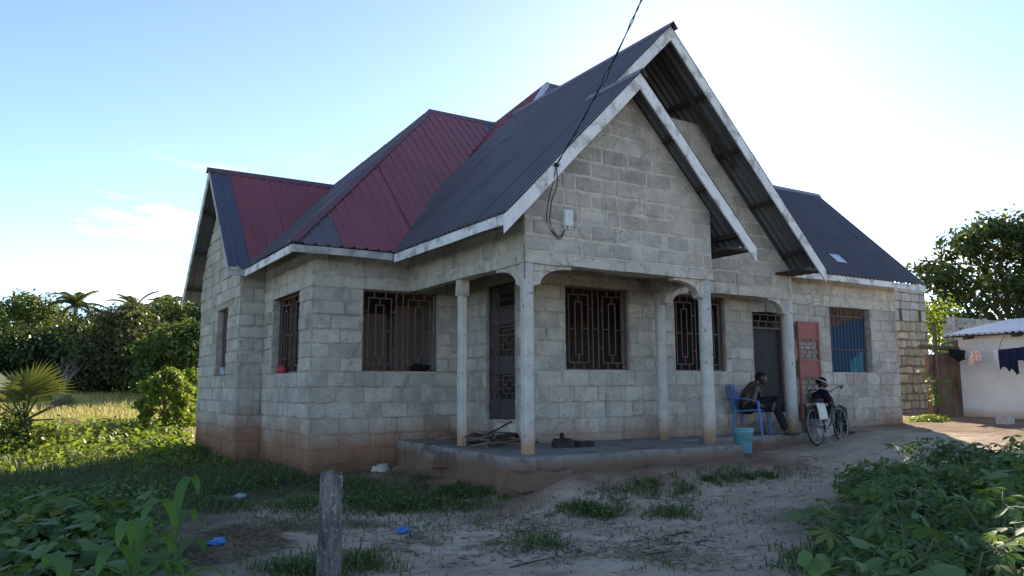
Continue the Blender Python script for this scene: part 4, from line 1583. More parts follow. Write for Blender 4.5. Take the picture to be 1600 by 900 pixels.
# --- bucket
def lathe(mb, c, prof, n=20):
    vs, fs = [], []
    for r_, z in prof:
        for k in range(n):
            a = 2 * math.pi * k / n
            vs.append((c[0] + r_ * math.cos(a), c[1] + r_ * math.sin(a), c[2] + z))
    for i in range(len(prof) - 1):
        for k in range(n):
            fs.append((i * n + k, i * n + (k + 1) % n, (i + 1) * n + (k + 1) % n, (i + 1) * n + k))
    fs.append(tuple(reversed(range(n))))
    fs.append(tuple((len(prof) - 1) * n + k for k in range(n)))
    return mb.add(vs, fs)


bx_, by_ = 9.50, 8.42
bk = empty('plastic_bucket', (bx_, by_, float(gz(bx_, by_))))
tag(bk, 'light blue plastic bucket with lid on the sand by the veranda edge', 'bucket')
bz = float(gz(bx_, by_)) - 0.01
mb = MB(); lathe(mb, (bx_, by_, bz), [(0.118, 0.0), (0.122, 0.01), (0.15, 0.31), (0.16, 0.315), (0.16, 0.345), (0.152, 0.35)])
mb.build('body', 'bucket', bk, smooth=True)
mb = MB(); lathe(mb, (bx_, by_, bz), [(0.164, 0.352), (0.166, 0.375), (0.155, 0.385), (0.14, 0.376), (0.02, 0.378)])
mb.build('lid', 'bucket', bk, smooth=True)
mb = MB()
mb.tube([(bx_ + 0.165 * math.cos(a) * 0.99, by_ - 0.165 * math.sin(a) * 1.0, bz + 0.33 - 0.13 * math.sin(a)) for a in np.linspace(0, math.pi, 12)], 0.004, 5)
mb.build('handle', 'chrome', bk)

# --- bicycle, wheel line along local +x (rear wheel at 0, front wheel at 1.08), tilted on its side stand
rw = dep(1276, 666, 13.75)
fw = dep(1316, 665, 14.5)
byaw = math.atan2(fw[1] - rw[1], fw[0] - rw[0])
WR = 0.335
bgz = float(gz(rw[0], rw[1]))
bm = Matrix.Translation(Vector((rw[0], rw[1], bgz + 0.005))) @ Matrix.Rotation(byaw, 4, 'Z') @ Matrix.Rotation(R(-5), 4, 'X')
bike = empty('bicycle', (rw[0], rw[1], bgz))
tag(bike, 'old black step-through bicycle with silver rims on its stand by the veranda pillar', 'bicycle')


def B(mb, name, m, parent=bike, smooth=False):
    return mb.xf(bm).build(name, m, parent, smooth=smooth)


def circ(cx, cz, r_, n=36, y=0.0):
    return [(cx + r_ * math.cos(2 * math.pi * k / n), y, cz + r_ * math.sin(2 * math.pi * k / n)) for k in range(n)]


WB = 1.08
for nm, cx in (('rear', 0.0), ('front', WB)):
    wh = empty('wheel', bm @ Vector((cx, 0, WR)), bike)
    B(MB().tube(circ(cx, WR, WR - 0.017), 0.0175, 7, closed=True), 'tyre', 'rubber', wh, True)
    B(MB().tube(circ(cx, WR, WR - 0.042), 0.013, 6, closed=True), 'rim', 'rim', wh, True)
    mb = MB()
    for k in range(18):
        a = 2 * math.pi * k / 18
        a2 = a + (0.5 if k % 2 else -0.5)
        mb.tube([(cx + 0.02 * math.cos(a2), 0.025 * (1 if k % 2 else -1), WR + 0.02 * math.sin(a2)), (cx + (WR - 0.05) * math.cos(a), 0, WR + (WR - 0.05) * math.sin(a))], 0.0022, 4)
    B(mb, 'spokes', 'chrome', wh)
    B(MB().tube([(cx, -0.05, WR), (cx, 0.05, WR)], 0.02, 8), 'hub', 'chrome', wh)
    mb = MB()
    a0, a1 = (-20, 195) if cx == 0 else (30, 175)
    pts = [(cx + (WR + 0.022) * math.cos(R(a)), 0, WR + (WR + 0.022) * math.sin(R(a))) for a in np.linspace(a0, a1, 16)]
    for i in range(15):
        mb.beam(pts[i], pts[i + 1], 0.05, 0.006, up=(0, 1, 0)) if False else mb.beam(pts[i], pts[i + 1], 0.055, 0.005, up=Vector((pts[i][0] - cx, 0, pts[i][2] - WR)))
    B(mb, 'mudguard', 'bike_paint' if cx == 0 else 'chrome')
fr = MB()
BB_ = (0.42, 0, 0.28)
ST = (0.30, 0, 0.62)
HT, HB = (0.86, 0, 0.80), (0.91, 0, 0.60)
fr.tube([BB_, ST], 0.016, 8)
fr.tube([HT, HB], 0.02, 8)
fr.tube([HB, (0.72, 0, 0.40), (0.55, 0, 0.29), BB_], 0.017, 8)
fr.tube([(0.875, 0, 0.74), (0.68, 0, 0.52), (0.5, 0, 0.42), (0.37, 0, 0.42)], 0.015, 8)
for s in (-1, 1):
    fr.tube([BB_, (0.0, s * 0.055, WR)], 0.010, 6)
    fr.tube([ST, (0.0, s * 0.055, WR)], 0.008, 6)
B(fr, 'frame', 'bike_paint', smooth=True)
fk = MB()
for s in (-1, 1):
    fk.tube([(0.915, s * 0.04, 0.60), (0.99, s * 0.052, 0.45), (WB, s * 0.055, WR)], 0.010, 6)
fk.tube([(0.915, -0.05, 0.60), (0.915, 0.05, 0.60)], 0.014, 6)
B(fk, 'fork', 'bike_paint', smooth=True)
hb = MB()
hb.tube([HT, (0.835, 0, 0.93)], 0.012, 8)
hb.tube([(0.62, -0.30, 0.98), (0.74, -0.28, 1.02), (0.84, -0.14, 1.01), (0.85, 0, 0.94), (0.84, 0.14, 1.01), (0.74, 0.28, 1.02), (0.62, 0.30, 0.98)], 0.011, 8)
hbo = B(hb, 'handlebar', 'chrome', smooth=True)
for s in (-1, 1):
    B(MB().tube([(0.70, s * 0.287, 1.005), (0.60, s * 0.302, 0.972)], 0.017, 8), 'grip', 'rubber', hbo)
    B(MB().tube([(0.80, s * 0.21, 1.0), (0.72, s * 0.25, 0.96), (0.66, s * 0.265, 0.945)], 0.006, 5), 'brake_lever', 'chrome', hbo)
sd_ = MB()
sd_.tube([ST, (0.28, 0, 0.74)], 0.012, 8)
sd_.ball((0.22, 0, 0.78), (0.13, 0.10, 0.035), 12, 6)
sd_.ball((0.36, 0, 0.785), (0.11, 0.04, 0.028), 10, 6)
B(sd_, 'saddle', 'rubber', smooth=True)
rk = MB()
for s in (-1, 0, 1):
    rk.tube([(-0.24, s * 0.06, 0.70), (0.26, s * 0.06, 0.70)], 0.006, 5)
for x in (-0.24, 0.0, 0.2):
    rk.tube([(x, -0.06, 0.70), (x, 0.06, 0.70)], 0.006, 5)
for s in (-1, 1):
    rk.tube([(-0.1, s * 0.06, 0.70), (0.0, s * 0.065, WR)], 0.006, 5)
B(rk, 'luggage_rack', 'bike_paint')
ck = MB()
ck.tube([(BB_[0], -0.06, BB_[2]), (BB_[0], 0.06, BB_[2])], 0.025, 10)
ck.tube(circ(BB_[0], BB_[2], 0.085, 20, -0.045), 0.006, 5, closed=True)
ck.tube([(BB_[0], -0.06, BB_[2]), (BB_[0] + 0.09, -0.065, BB_[2] - 0.14)], 0.008, 6)
ck.tube([(BB_[0], 0.06, BB_[2]), (BB_[0] - 0.09, 0.065, BB_[2] + 0.14)], 0.008, 6)
B(ck, 'crank', 'chrome')
for s, dx, dz in ((-1, 0.09, -0.14), (1, -0.09, 0.14)):
    c = Vector((BB_[0] + dx, s * 0.11, BB_[2] + dz))
    B(MB().box(c - Vector((0.045, 0.04, 0.01)), c + Vector((0.045, 0.04, 0.01))), 'pedal', 'rubber')
B(MB().tube([(0.0, -0.045, WR + 0.02), (BB_[0], -0.045, BB_[2] + 0.083)], 0.005, 5).tube([(0.0, -0.045, WR - 0.02), (BB_[0], -0.045, BB_[2] - 0.083)], 0.005, 5), 'chain', 'chrome')
B(MB().tube([(0.10, -0.05, 0.30), (0.02, -0.24, 0.005)], 0.010, 6).tube([(0.02, -0.24, 0.01), (0.10, -0.26, 0.01)], 0.009, 6), 'side_stand', 'chrome')
# cloth over the rack
def drape(name, label, cat, m, f, nu=14, nv=10, parent=None, group=None):
    vs = [Vector(f(i / nu, j / nv)) for j in range(nv + 1) for i in range(nu + 1)]
    fs = [(j * (nu + 1) + i, j * (nu + 1) + i + 1, (j + 1) * (nu + 1) + i + 1, (j + 1) * (nu + 1) + i) for j in range(nv) for i in range(nu)]
    n = len(vs)
    o_ = MB().add(vs, fs).build(name, m, parent, smooth=True)
    md = o_.modifiers.new('thickness', 'SOLIDIFY')
    md.thickness = 0.004
    if label:
        tag(o_, label, cat, group)
    return o_


def rack_cloth(s, t):
    a = (s - 0.35) * 0.52
    x = 0.02 + 0.30 * t + 0.02 * math.sin(9 * s)
    if a > 0.07:
        y, z = 0.085 + 0.02 * math.sin(14 * t), 0.72 - (a - 0.07)
    elif a < -0.07:
        y, z = -0.085 - 0.025 * math.sin(11 * t + 1) - 0.02, 0.72 + (a + 0.07)
    else:
        y, z = a * 1.2, 0.725 + 0.012 * math.sin(20 * t)
    return bm @ Vector((x - 0.10 * (1 - s) * 0, -y, z + 0.015 * math.sin(13 * t + 5 * s)))


drape('cloth', 'cream cloth with yellow print hung over the bicycle rack', 'cloth', 'white_cloth', rack_cloth)

# --- firewood and the charred cooking place on the veranda
rnd = random.Random(12)
for k in range(26):
    cx, cy = 5.75 + rnd.uniform(-0.2, 0.45), 9.8 + rnd.uniform(-0.7, 1.1)
    a, L_ = rnd.uniform(0, 3.14), rnd.uniform(0.3, 0.8)
    z = ZS + 0.02 + rnd.uniform(0, 0.12)
    d_ = Vector((math.cos(a), math.sin(a), rnd.uniform(-0.12, 0.12))) * (L_ / 2)
    if k == 3:
        d_ = Vector((0.30, -0.1, 0.17)); cx, cy, z = 5.95, 10.1, ZS + 0.17
    c = Vector((cx, cy, z))
    pts = [c - d_, c - d_ * 0.3 + Vector((rnd.uniform(-.03, .03), rnd.uniform(-.03, .03), 0.01)), c + d_ * 0.4, c + d_]
    r_ = rnd.uniform(0.012, 0.028)
    o = MB().tube(pts, [r_, r_ * 1.05, r_, r_ * 0.8], 6).build('firewood_stick', 'wood' if k % 3 else 'char', None, smooth=True)
    tag(o, 'thin dark firewood stick heaped on the veranda floor by the grille door', 'firewood', 'firewood heaped on the veranda')
hz_ = ZS
def hearth(name, a, b, seed, label):
    mb = MB(); rough_box(mb, a, b, 0.1, 0.012, seed)
    o_ = mb.build(name, 'soot', None)
    return tag(o_, label, 'hearth block')


hearth('hearth_block', (6.34, 8.95, ZS), (6.62, 9.10, ZS + 0.10), 31, 'left soot-black hearth block on the veranda under the window')
hearth('hearth_block', (6.68, 8.88, ZS), (6.94, 9.02, ZS + 0.085), 32, 'right soot-black hearth block on the veranda under the window')
hearth('hearth_block', (6.52, 9.16, ZS), (6.72, 9.30, ZS + 0.10), 33, 'rear soot-black hearth block on the veranda, between two others')
o = MB().tube([(6.62, 9.23, ZS + 0.1), (6.62, 9.23, ZS + 0.16), (6.62, 9.23, ZS + 0.19)], [0.03, 0.035, 0.015], 8).build('charred_tin', 'char', None)
tag(o, 'small charred tin standing on the rear hearth block', 'tin')

# --- rags in the windows
def rag(name, c, r_, m, label, seed):
    rnd = random.Random(seed)
    mb = MB(); mb.ball((0, 0, 0), 1.0, 14, 10)
    vs = []
    for p in mb.v:
        v = Vector(p)
        k = 1 + 0.35 * math.sin(5 * v.x + seed) * math.cos(6 * v.y) + 0.25 * math.sin(9 * v.z + 3 * v.x + seed)
        vs.append((c[0] + v.x * r_[0] * k, c[1] + v.y * r_[1] * k, c[2] + max(-0.6, v.z) * r_[2] * k))
    mb.v = vs
    return tag(mb.build(name, m, None, smooth=True), label, 'cloth')


rag('black_rag', (5.62, YL + 0.03, ZI + 0.075), (0.17, 0.05, 0.07), 'rag_black', 'crumpled black cloth on the left wing window sill', 2)
rag('red_rag', (XW + 0.06, 13.75, ZI + 0.06), (0.05, 0.22, 0.075), 'rag_red', 'crumpled red cloth on the side window sill', 5)
rag('pale_rag', (XG + 0.06, 16.4, ZI + 0.08), (0.04, 0.2, 0.1), 'grey_cloth', 'crumpled pale cloth on the far side window sill', 8)

# --- litter
def bag(u, v, s, m, label, seed):
    p = gpt(u, v)
    return rag('plastic_bag', (p[0], p[1], p[2] + 0.02), (s, s * 0.7, s * 0.45), m, label, seed)


for u, v, s, m, lb, sd_i in ((630, 833, 0.075, 'bag_blue', 'bright blue plastic scrap on the sand behind the concrete post', 11),
                          (340, 851, 0.075, 'bag_blue', 'blue plastic scrap in dry straw left of the concrete post', 12),
                          (376, 778, 0.07, 'bag_pale', 'pale blue plastic bag in the weeds near the left wing', 13),
                          (712, 778, 0.06, 'rag_black', 'small black plastic scrap in the grass before the veranda', 14)):
    tag(bag(u, v, s, m, lb, sd_i), lb, 'litter')
o = rag('stone', (*gpt(596, 738)[:2], gpt(596, 738)[2] + 0.03), (0.13, 0.10, 0.07), 'concrete', 'small pale rock at the foot of the left wing', 6)
tag(o, cat='rock')
o['category'] = 'rock'

# ---------------------------------------------------------------- yard on the right
# annex with mono-pitch sheet roof (its long wall faces -x)
AX, AY0, AY1, AZ0, AZ1 = 21.0, 6.5, 11.12, -1.05, 1.29
an = empty('white_outbuilding', (AX + 1.5, 9.0, -0.86))
tag(an, 'low white plastered outbuilding with a sheet roof behind the clothesline', 'outbuilding')
MB().box((AX, AY0, AZ0), (AX + 3.2, AY1, AZ1)).build('wall', 'plaster_white', an)
vs, fs = [], []
per = 0.16
n = int((AY1 + 0.3 - AY0) / per * 6)
for i in range(n + 1):
    y = AY0 + i * per / 6
    h = 0.022 * math.sin(2 * math.pi * i / 6)
    vs += [(AX - 0.35, y, AZ1 + 0.03 + h), (AX + 3.4, y, AZ1 + 0.62 + h), (AX - 0.35, y, AZ1 + 0.018 + h), (AX + 3.4, y, AZ1 + 0.608 + h)]
for i in range(n):
    a, b = 4 * i, 4 * i + 4
    fs += [(a, b, b + 1, a + 1), (a + 3, b + 3, b + 2, a + 2), (a, a + 2, b + 2, b), (a + 1, b + 1, b + 3, a + 3)]
MB().add(vs, fs).build('roof', 'zinc', an)
MB().box((AX - 0.30, AY0 + 0.02, AZ1 - 0.035), (AX - 0.25, AY1 + 0.2, AZ1 - 0.0)).build('eave_purlin', 'timber', an)
for y in (7.3, 8.9, 10.0 - 0.42, 10.75):
    MB().beam((AX - 0.33, y, AZ1 - 0.06), (AX + 0.2, y, AZ1 + 0.02), 0.12, 0.10).build('rafter_end', 'timber', an)
MB().box((AX - 0.004, AY1 - 0.005, AZ0), (AX + 0.35, AY1 + 0.12, AZ1 - 0.1)).build('corner_pier', 'mud', an)

# stone wall of the next building, seen past the house corner
SWY = 14.2
SU0, SU1, SZ1 = at(1397, 560, y=14.2)[0], at(1452, 560, y=14.2)[0], at(1425, 446, y=14.2)[2]
sw = empty('stone_wall', (24.0, SWY, -0.8))
tag(sw, 'yellowish rubble stone wall with grey block top past the right end of the house', 'wall')
pS = Plane('y', SWY)
HZ0, HZ1 = at(1420, 502, y=SWY)[2], at(1420, 484, y=SWY)[2]
HUS = [at(u, 492, y=SWY)[0] for u in (1407, 1437)]
mb = MB(); wall_mesh(mb, pS, SU0, SU1, -1.3, SZ1, 0.3, [(c - 0.075, c + 0.075, HZ0, HZ1) for c in HUS])
mb.build('mortar_bed', 'stone_joint', sw)
rnd = random.Random(31)
z = -0.95
while z < SZ1 - 0.06:
    h = 0.27 if z > HZ0 - 0.1 else rnd.uniform(0.20, 0.34)
    if z < HZ0 < z + h + 0.1:
        h = HZ0 - z
    elif abs(z - HZ0) < 0.01:
        h = HZ1 - HZ0
    h = min(h, SZ1 - z)
    up_ = z > HZ0 - 0.02
    u = SU0 + rnd.uniform(0.0, 0.12)
    while u < SU1 - 0.05:
        b = min(u + (rnd.uniform(0.48, 0.56) if up_ else rnd.uniform(0.24, 0.58)), SU1 - 0.005)
        j = (lambda s=0.005: rnd.uniform(-s, s)) if up_ else (lambda s=0.028: rnd.uniform(-s, s))
        g_ = 0.016 if up_ else 0.022
        polys = [[(u + g_ + j(), z + g_ + j()), (b - g_ + j(), z + g_ + j()), (b - g_ + j(), z + h - g_ + j()), (u + g_ + j(), z + h - g_ + j())]]
        if abs(z - HZ0) < 0.01:
            for c in HUS:
                nxt = []
                for pg in polys:
                    for hp_ in ((1, 0, c - 0.09), (-1, 0, -(c + 0.09))):
                        cp_ = clip_poly(pg, *hp_)
                        if len(cp_) > 2 and area(cp_) > 0.004:
                            nxt.append(cp_)
                polys = nxt
        for pg in polys:
            if area(pg) > 0.006:
                mb = MB(); block_shape(mb, pS, pg, 0.01 if up_ else rnd.uniform(0.012, 0.045), rnd.random())
                mb.build('block' if up_ else 'stone', 'block' if up_ else 'stone', sw, loc=pS.p(pg[0][0], pg[0][1], 0))
        u = b
    z += h

# brown mud-and-pole fence beyond it
mf = empty('mud_fence', (20.2, 11.2, -0.85))
tag(mf, 'brown weathered mud panel fence between stone wall and white outbuilding', 'fence')
rnd = random.Random(3)
mA, mB_ = at(1456, 648, y=11.25), at(1508, 655, y=11.25)
for k in range(3):
    a, b = mA[0] + (mB_[0] - mA[0]) * k / 3, mA[0] + (mB_[0] - mA[0]) * (k + 1) / 3
    mb = MB(); rough_box(mb, (a + 0.01, 11.25, -1.1), (b - 0.01, 11.33, 0.82 + rnd.uniform(-.05, .1)), 0.25, 0.04, 40 + k)
    mb.build('panel', 'mud', mf)
MB().tube([(mA[0] + 0.25, 11.15, -1.1), (mA[0] + 0.22, 11.15, 1.62)], 0.05, 8).build('pole', 'wood', mf, smooth=True)
MB().tube([(mA[0] - 0.5, 11.16, 0.98), (mB_[0] - 0.2, 11.14, 0.96)], 0.06, 8).build('rail', 'wood', mf, smooth=True)

# unfinished block wall behind
bwy = 14.4
bA, bB2 = at(1481, 495, y=bwy), at(1568, 492, y=bwy)
pW = Plane('y', bwy)
bw = empty('block_wall', ((bA[0] + bB2[0]) / 2, bwy, -0.9))
tag(bw, 'unfinished grey block wall behind the white outbuilding roof', 'wall')
mb = MB(); wall_mesh(mb, pW, bA[0], bB2[0], -1.5, bA[2], 0.2); mb.build('mortar_bed', 'mortar', bw)
rnd = random.Random(8)
for r_ in range(5):
    za = bA[2] - (r_ + 1) * 0.24
    u = bA[0] - (0.22 if r_ % 2 else 0)
    while u < bB2[0]:
        a, b = max(u, bA[0]), min(u + 0.45, bB2[0])
        if b - a > 0.08:
            mb = MB(); block_shape(mb, pW, [(a + .015, za + .015), (b - .015, za + .015), (b - .015, za + .225), (a + .015, za + .225)], 0.01, rnd.random())
            mb.build('block', 'block', bw, loc=pW.p(a, za, 0))
        u += 0.45
pcx = bA[0] + (bB2[0] - bA[0]) * 0.63
MB().box((pcx - 0.13, bwy - 0.03, -1.5), (pcx + 0.13, bwy - 0.002, bA[2] + 0.04)).build('column', 'concrete', bw)
for dx in (-0.07, 0.06):
    MB().tube([(pcx + dx, bwy + 0.1, bA[2]), (pcx + dx + 0.01, bwy + 0.1, bA[2] + 0.42)], 0.012, 5).build('reinforcing_bar', 'iron', bw)

# clothesline with washing, in front of the outbuilding
LX = 20.3
cl = empty('clothesline', (LX, 9.5, 0.9))
tag(cl, 'thin sagging clothesline strung in front of the white outbuilding', 'clothesline')
la, lm, lb_ = at(1484, 546, x=LX), at(1545, 552, x=LX), at(1640, 535, x=LX)
def line_pt(t):
    p = Vector(la).lerp(Vector(lb_), t)
    return p + Vector((0, 0, -0.12 * 4 * t * (1 - t) * 0.8))


MB().tube([line_pt(t) for t in np.linspace(0, 1, 17)], 0.006, 5).build('rope', 'box_white', cl)
MB().tube([line_pt(0.52), line_pt(0.52) + Vector((0.1, 0, 0.2)), (AX - 0.3, line_pt(0.5).y, AZ1 - 0.06)], 0.006, 5).build('tie', 'cable', cl)


def washing(name, u0, u1, v_bot, m, label, skew=0.0, seed=0, taper=0.0):
    rnd = random.Random(seed)
    ya, yb = at(u0, 550, x=LX)[1], at(u1, 550, x=LX)[1]
    ym = (la[1] - lb_[1])
    def f(s, t):
        y = ya + (yb - ya) * s
        tt = (la[1] - y) / ym
        top = line_pt(max(0, min(1, tt)))
        zb__ = at((u0 + u1) / 2, v_bot, x=LX)[2]
        z = top.z + 0.01 + (zb__ + skew * (s - 0.5) + 0.05 * math.sin(7 * s + seed) - top.z) * t
        yy = y + (0.5 - s) * taper * t * (ya - yb)
        return (LX + 0.03 * math.sin(11 * s + seed + 2 * t) * t - 0.012, yy, z)
    return drape(name, label, 'laundry', m, f, 12, 8, group='washing on the line')


washing('hung_cloth', 1483, 1509, 563, 'dark_cloth', 'dark navy shorts hung at the left end of the clothesline', -0.10, 1)
washing('hung_cloth', 1508, 1518, 562, 'grey_cloth', 'small grey-blue cloth beside the floral garment on the clothesline', 0.02, 2)
washing('hung_cloth', 1513, 1532, 568, 'pink_cloth', 'pale floral garment with red pattern on the clothesline', 0.02, 3)
washing('hung_cloth', 1552, 1562, 584, 'pale_cloth', 'long pale lilac cloth hanging lowest on the clothesline', -0.25, 4, -0.8)
washing('hung_cloth', 1560, 1578, 577, 'navy_cloth', 'first navy garment right of the lilac cloth on the clothesline', -0.05, 5)
washing('hung_cloth', 1576, 1590, 582, 'navy_cloth', 'longest navy garment, middle of the three on the clothesline', -0.1, 6)
washing('hung_cloth', 1589, 1625, 565, 'navy_cloth', 'navy garment at the right end of the clothesline', 0.05, 7)
# small concrete stool in the yard
p = at(1571, 664, z=-0.86)
st_ = empty('block_stool', p)
mb = MB(); rough_box(mb, (p[0] - 0.13, p[1] - 0.13, -0.95), (p[0] + 0.13, p[1] + 0.13, -0.65), 0.1, 0.01, 3); mb.build('block', 'concrete', st_)
tag(st_, 'small grey concrete block standing before the white outbuilding', 'block')

# ================================================================ people
M['skin'] = mat('skin', (0.036, 0.020, 0.014), (0.06, 0.033, 0.023), 8.0, 0.42, 0.5, 0.1, 60)
M['sole'] = mat('sole', (0.26, 0.17, 0.13), (0.32, 0.22, 0.17), 10.0, 0.7, 0.3, 0.1, 60)
M['hair'] = mat('hair', (0.008, 0.007, 0.007), (0.014, 0.012, 0.011), 60.0, 0.9, 0.2, 0.8, 150)
M['trousers'] = mat('trousers', (0.013, 0.014, 0.017), (0.022, 0.023, 0.027), 12.0, 0.9, 0.1, 0.3, 30)
M['sandal'] = mat('sandal', (0.012, 0.012, 0.012), (0.02, 0.02, 0.02), 12.0, 0.7, 0.3, 0.1, 30)
M['black_shirt'] = mat('black_shirt', (0.010, 0.011, 0.015), (0.018, 0.02, 0.026), 9.0, 0.9, 0.1, 0.3, 30)
M['eye'] = mat('eye', (0.5, 0.47, 0.42), (0.5, 0.47, 0.42), 1.0, 0.3, 0.5, 0.0)
M['band'] = mat('band', (0.62, 0.62, 0.62), (0.7, 0.7, 0.7), 4.0, 0.6, 0.3, 0.0)
M['yellow_p'] = mat('yellow_p', (0.62, 0.50, 0.06), (0.66, 0.55, 0.1), 4.0, 0.6, 0.3, 0.0)
M['shirt_blue'] = mat('shirt_blue', (0.42, 0.50, 0.62), (0.5, 0.58, 0.70), 9.0, 0.9, 0.1, 0.3, 30)


def fleshed(mb, mtx, name, m, parent, voxel=0.009, smooth=4):
    o_ = mb.xf(mtx).build(name, m, parent, smooth=True)
    md = o_.modifiers.new('skin', 'REMESH')
    md.mode = 'VOXEL'
    md.voxel_size = voxel
    md.use_smooth_shade = True
    ms = o_.modifiers.new('soft', 'SMOOTH')
    ms.factor = 0.5
    ms.iterations = smooth
    return o_


def limb(mb, pts):
    """pts: (x, y, z, r) chain of tapered capsules"""
    for a, b in zip(pts[:-1], pts[1:]):
        mb.cap(a[:3], b[:3], a[3], b[3])


def hand(mb, wrist, direction, palm_n, side, curl=0.6):
    """palm, four fingers and a thumb; direction = where the hand points, palm_n = out of the palm"""
    w, d, n = Vector(wrist), Vector(direction).normalized(), Vector(palm_n).normalized()
    s = d.cross(n).normalized() * side
    n = s.cross(d).normalized() * (1 if s.cross(d).dot(n) > 0 else -1)
    pc_ = w + d * 0.05
    for k in (-0.026, -0.009, 0.009, 0.026):
        mb.cap(w + d * 0.012 + s * k * 0.6, w + d * 0.088 + s * k, 0.013, 0.0115, 8)
    for k, L_ in ((-0.030, 0.062), (-0.010, 0.075), (0.010, 0.080), (0.030, 0.070)):
        p = w + d * 0.092 + s * k
        ang = 0.0
        for j, f in enumerate((0.45, 0.32, 0.23)):
            ang += curl * (0.75 if j == 0 else 0.6)
            q_ = p + (d * math.cos(ang) + n * math.sin(ang)) * (L_ * f) + s * (k * 0.06)
            mb.cap(p, q_, 0.0092 - 0.0008 * j, 0.0088 - 0.0008 * j, 7)
            p = q_
    p = w + d * 0.03 + s * 0.032
    for j, (L_, a) in enumerate(((0.036, 0.8), (0.030, 0.5), (0.024, 0.25))):
        q_ = p + (d * math.cos(a) + s * math.sin(a) + n * 0.35).normalized() * L_
        mb.cap(p, q_, 0.0115 - 0.001 * j, 0.0105 - 0.001 * j, 7)
        p = q_


def head(mb, c, yaw, pitch, r=0.1):
    """skull, jaw, nose, brow, ears; face looks along local +x after yaw (about z) and pitch (nod)"""
    Rm = (Matrix.Rotation(yaw, 3, 'Z') @ Matrix.Rotation(pitch, 3, 'Y'))
    c = Vector(c)
    P = lambda x, y, z: c + Rm @ Vector((x * r, y * r, z * r))
    mb.ball(P(-0.12, 0, 0.18), (0.98 * r, 0.78 * r, 0.92 * r), 14, 10, Rm)
    mb.ball(P(0.28, 0, -0.35), (0.58 * r, 0.56 * r, 0.75 * r), 12, 9, Rm)
    mb.cap(P(0.45, 0, -0.92), P(0.5, 0, -0.85), 0.26 * r, 0.26 * r, 8)
    mb.cap(P(0.80, 0, 0.10), P(1.0, 0, -0.26), 0.10 * r, 0.18 * r, 8)
    for s in (-1, 1):
        mb.cap(P(0.72, s * 0.12, 0.22), P(0.62, s * 0.46, 0.22), 0.13 * r, 0.12 * r, 8)
        mb.cap(P(0.62, s * 0.42, -0.2), P(0.5, s * 0.48, -0.28), 0.16 * r, 0.14 * r, 8)
        mb.ball(P(-0.05, s * 0.80, -0.05), (0.22 * r, 0.10 * r, 0.30 * r), 8, 7, Rm)
        mb.cap(P(0.86, s * 0.02, -0.50), P(0.78, s * 0.24, -0.52), 0.09 * r, 0.06 * r, 7)
        mb.cap(P(0.84, s * 0.02, -0.62), P(0.76, s * 0.20, -0.60), 0.09 * r, 0.06 * r, 7)
    return P, Rm


def hair_cap(mtx, P, Rm, r, parent, name='hair'):
    mb = MB()
    c = P(-0.16, 0, 0.24)
    mb.ball(c, (1.03 * r, 0.84 * r, 0.95 * r), 20, 14, Rm)
    inv = Rm.inverted()
    keep = []
    for f in mb.f:
        m_ = sum((inv @ (Vector(mb.v[i]) - c) for i in f), Vector()) / len(f)
        if m_.z > -0.05 * r + 0.55 * m_.x or (m_.x < -0.35 * r and m_.z > -0.55 * r):
            keep.append(f)
    mb.f = keep
    o_ = mb.xf(mtx).build(name, 'hair', parent, smooth=True)
    md = o_.modifiers.new('thickness', 'SOLIDIFY')
    md.thickness = 0.008
    return o_


# --- bare-chested man sitting in the blue chair, one ankle on the other knee, looking right
pm = loc2w(CH, -0.80)
man = empty('person', CH + Vector((0.3, -0.1, 0)))
tag(man, 'bare-chested person in dark trousers sitting cross-legged in the blue plastic chair', 'person')
mb = MB()
limb(mb, [(-0.10, 0, 0.53, 0.125), (-0.09, 0, 0.62, 0.120), (-0.03, 0, 0.73, 0.135), (0.035, 0, 0.83, 0.115), (0.09, 0, 0.895, 0.06), (0.14, 0, 0.95, 0.052)])
for s in (-1, 1):
    limb(mb, [(0.03, 0, 0.83, 0.09), (0.06, s * 0.10, 0.825, 0.085), (0.07, s * 0.17, 0.81, 0.072)])
    limb(mb, [(-0.09, s * 0.06, 0.52, 0.105), (-0.05, s * 0.07, 0.70, 0.105), (0.06, s * 0.08, 0.78, 0.085)])
    mb.ball((0.115, s * 0.075, 0.755), (0.06, 0.075, 0.055), 10, 8)
    limb(mb, [(-0.05, s * 0.08, 0.50, 0.10), (0.05, s * 0.09, 0.49, 0.085)])
limb(mb, [(0.07, -0.185, 0.81, 0.062), (0.03, -0.245, 0.68, 0.050), (0.03, -0.255, 0.565, 0.043), (0.14, -0.21, 0.51, 0.041), (0.25, -0.14, 0.475, 0.028)])
hand(mb, (0.25, -0.14, 0.475), (0.9, 0.4, -0.25), (0.1, 0.2, -1), 1, 0.5)
limb(mb, [(0.08, 0.185, 0.81, 0.062), (0.15, 0.245, 0.70, 0.050), (0.20, 0.25, 0.60, 0.043), (0.31, 0.19, 0.62, 0.040), (0.40, 0.13, 0.655, 0.028)])
hand(mb, (0.40, 0.13, 0.655), (0.8, -0.45, -0.1), (0, 0, -1), -1, 0.7)
hp, hr = head(mb, (0.185, -0.01, 0.99), -0.15, 0.10, 0.098)
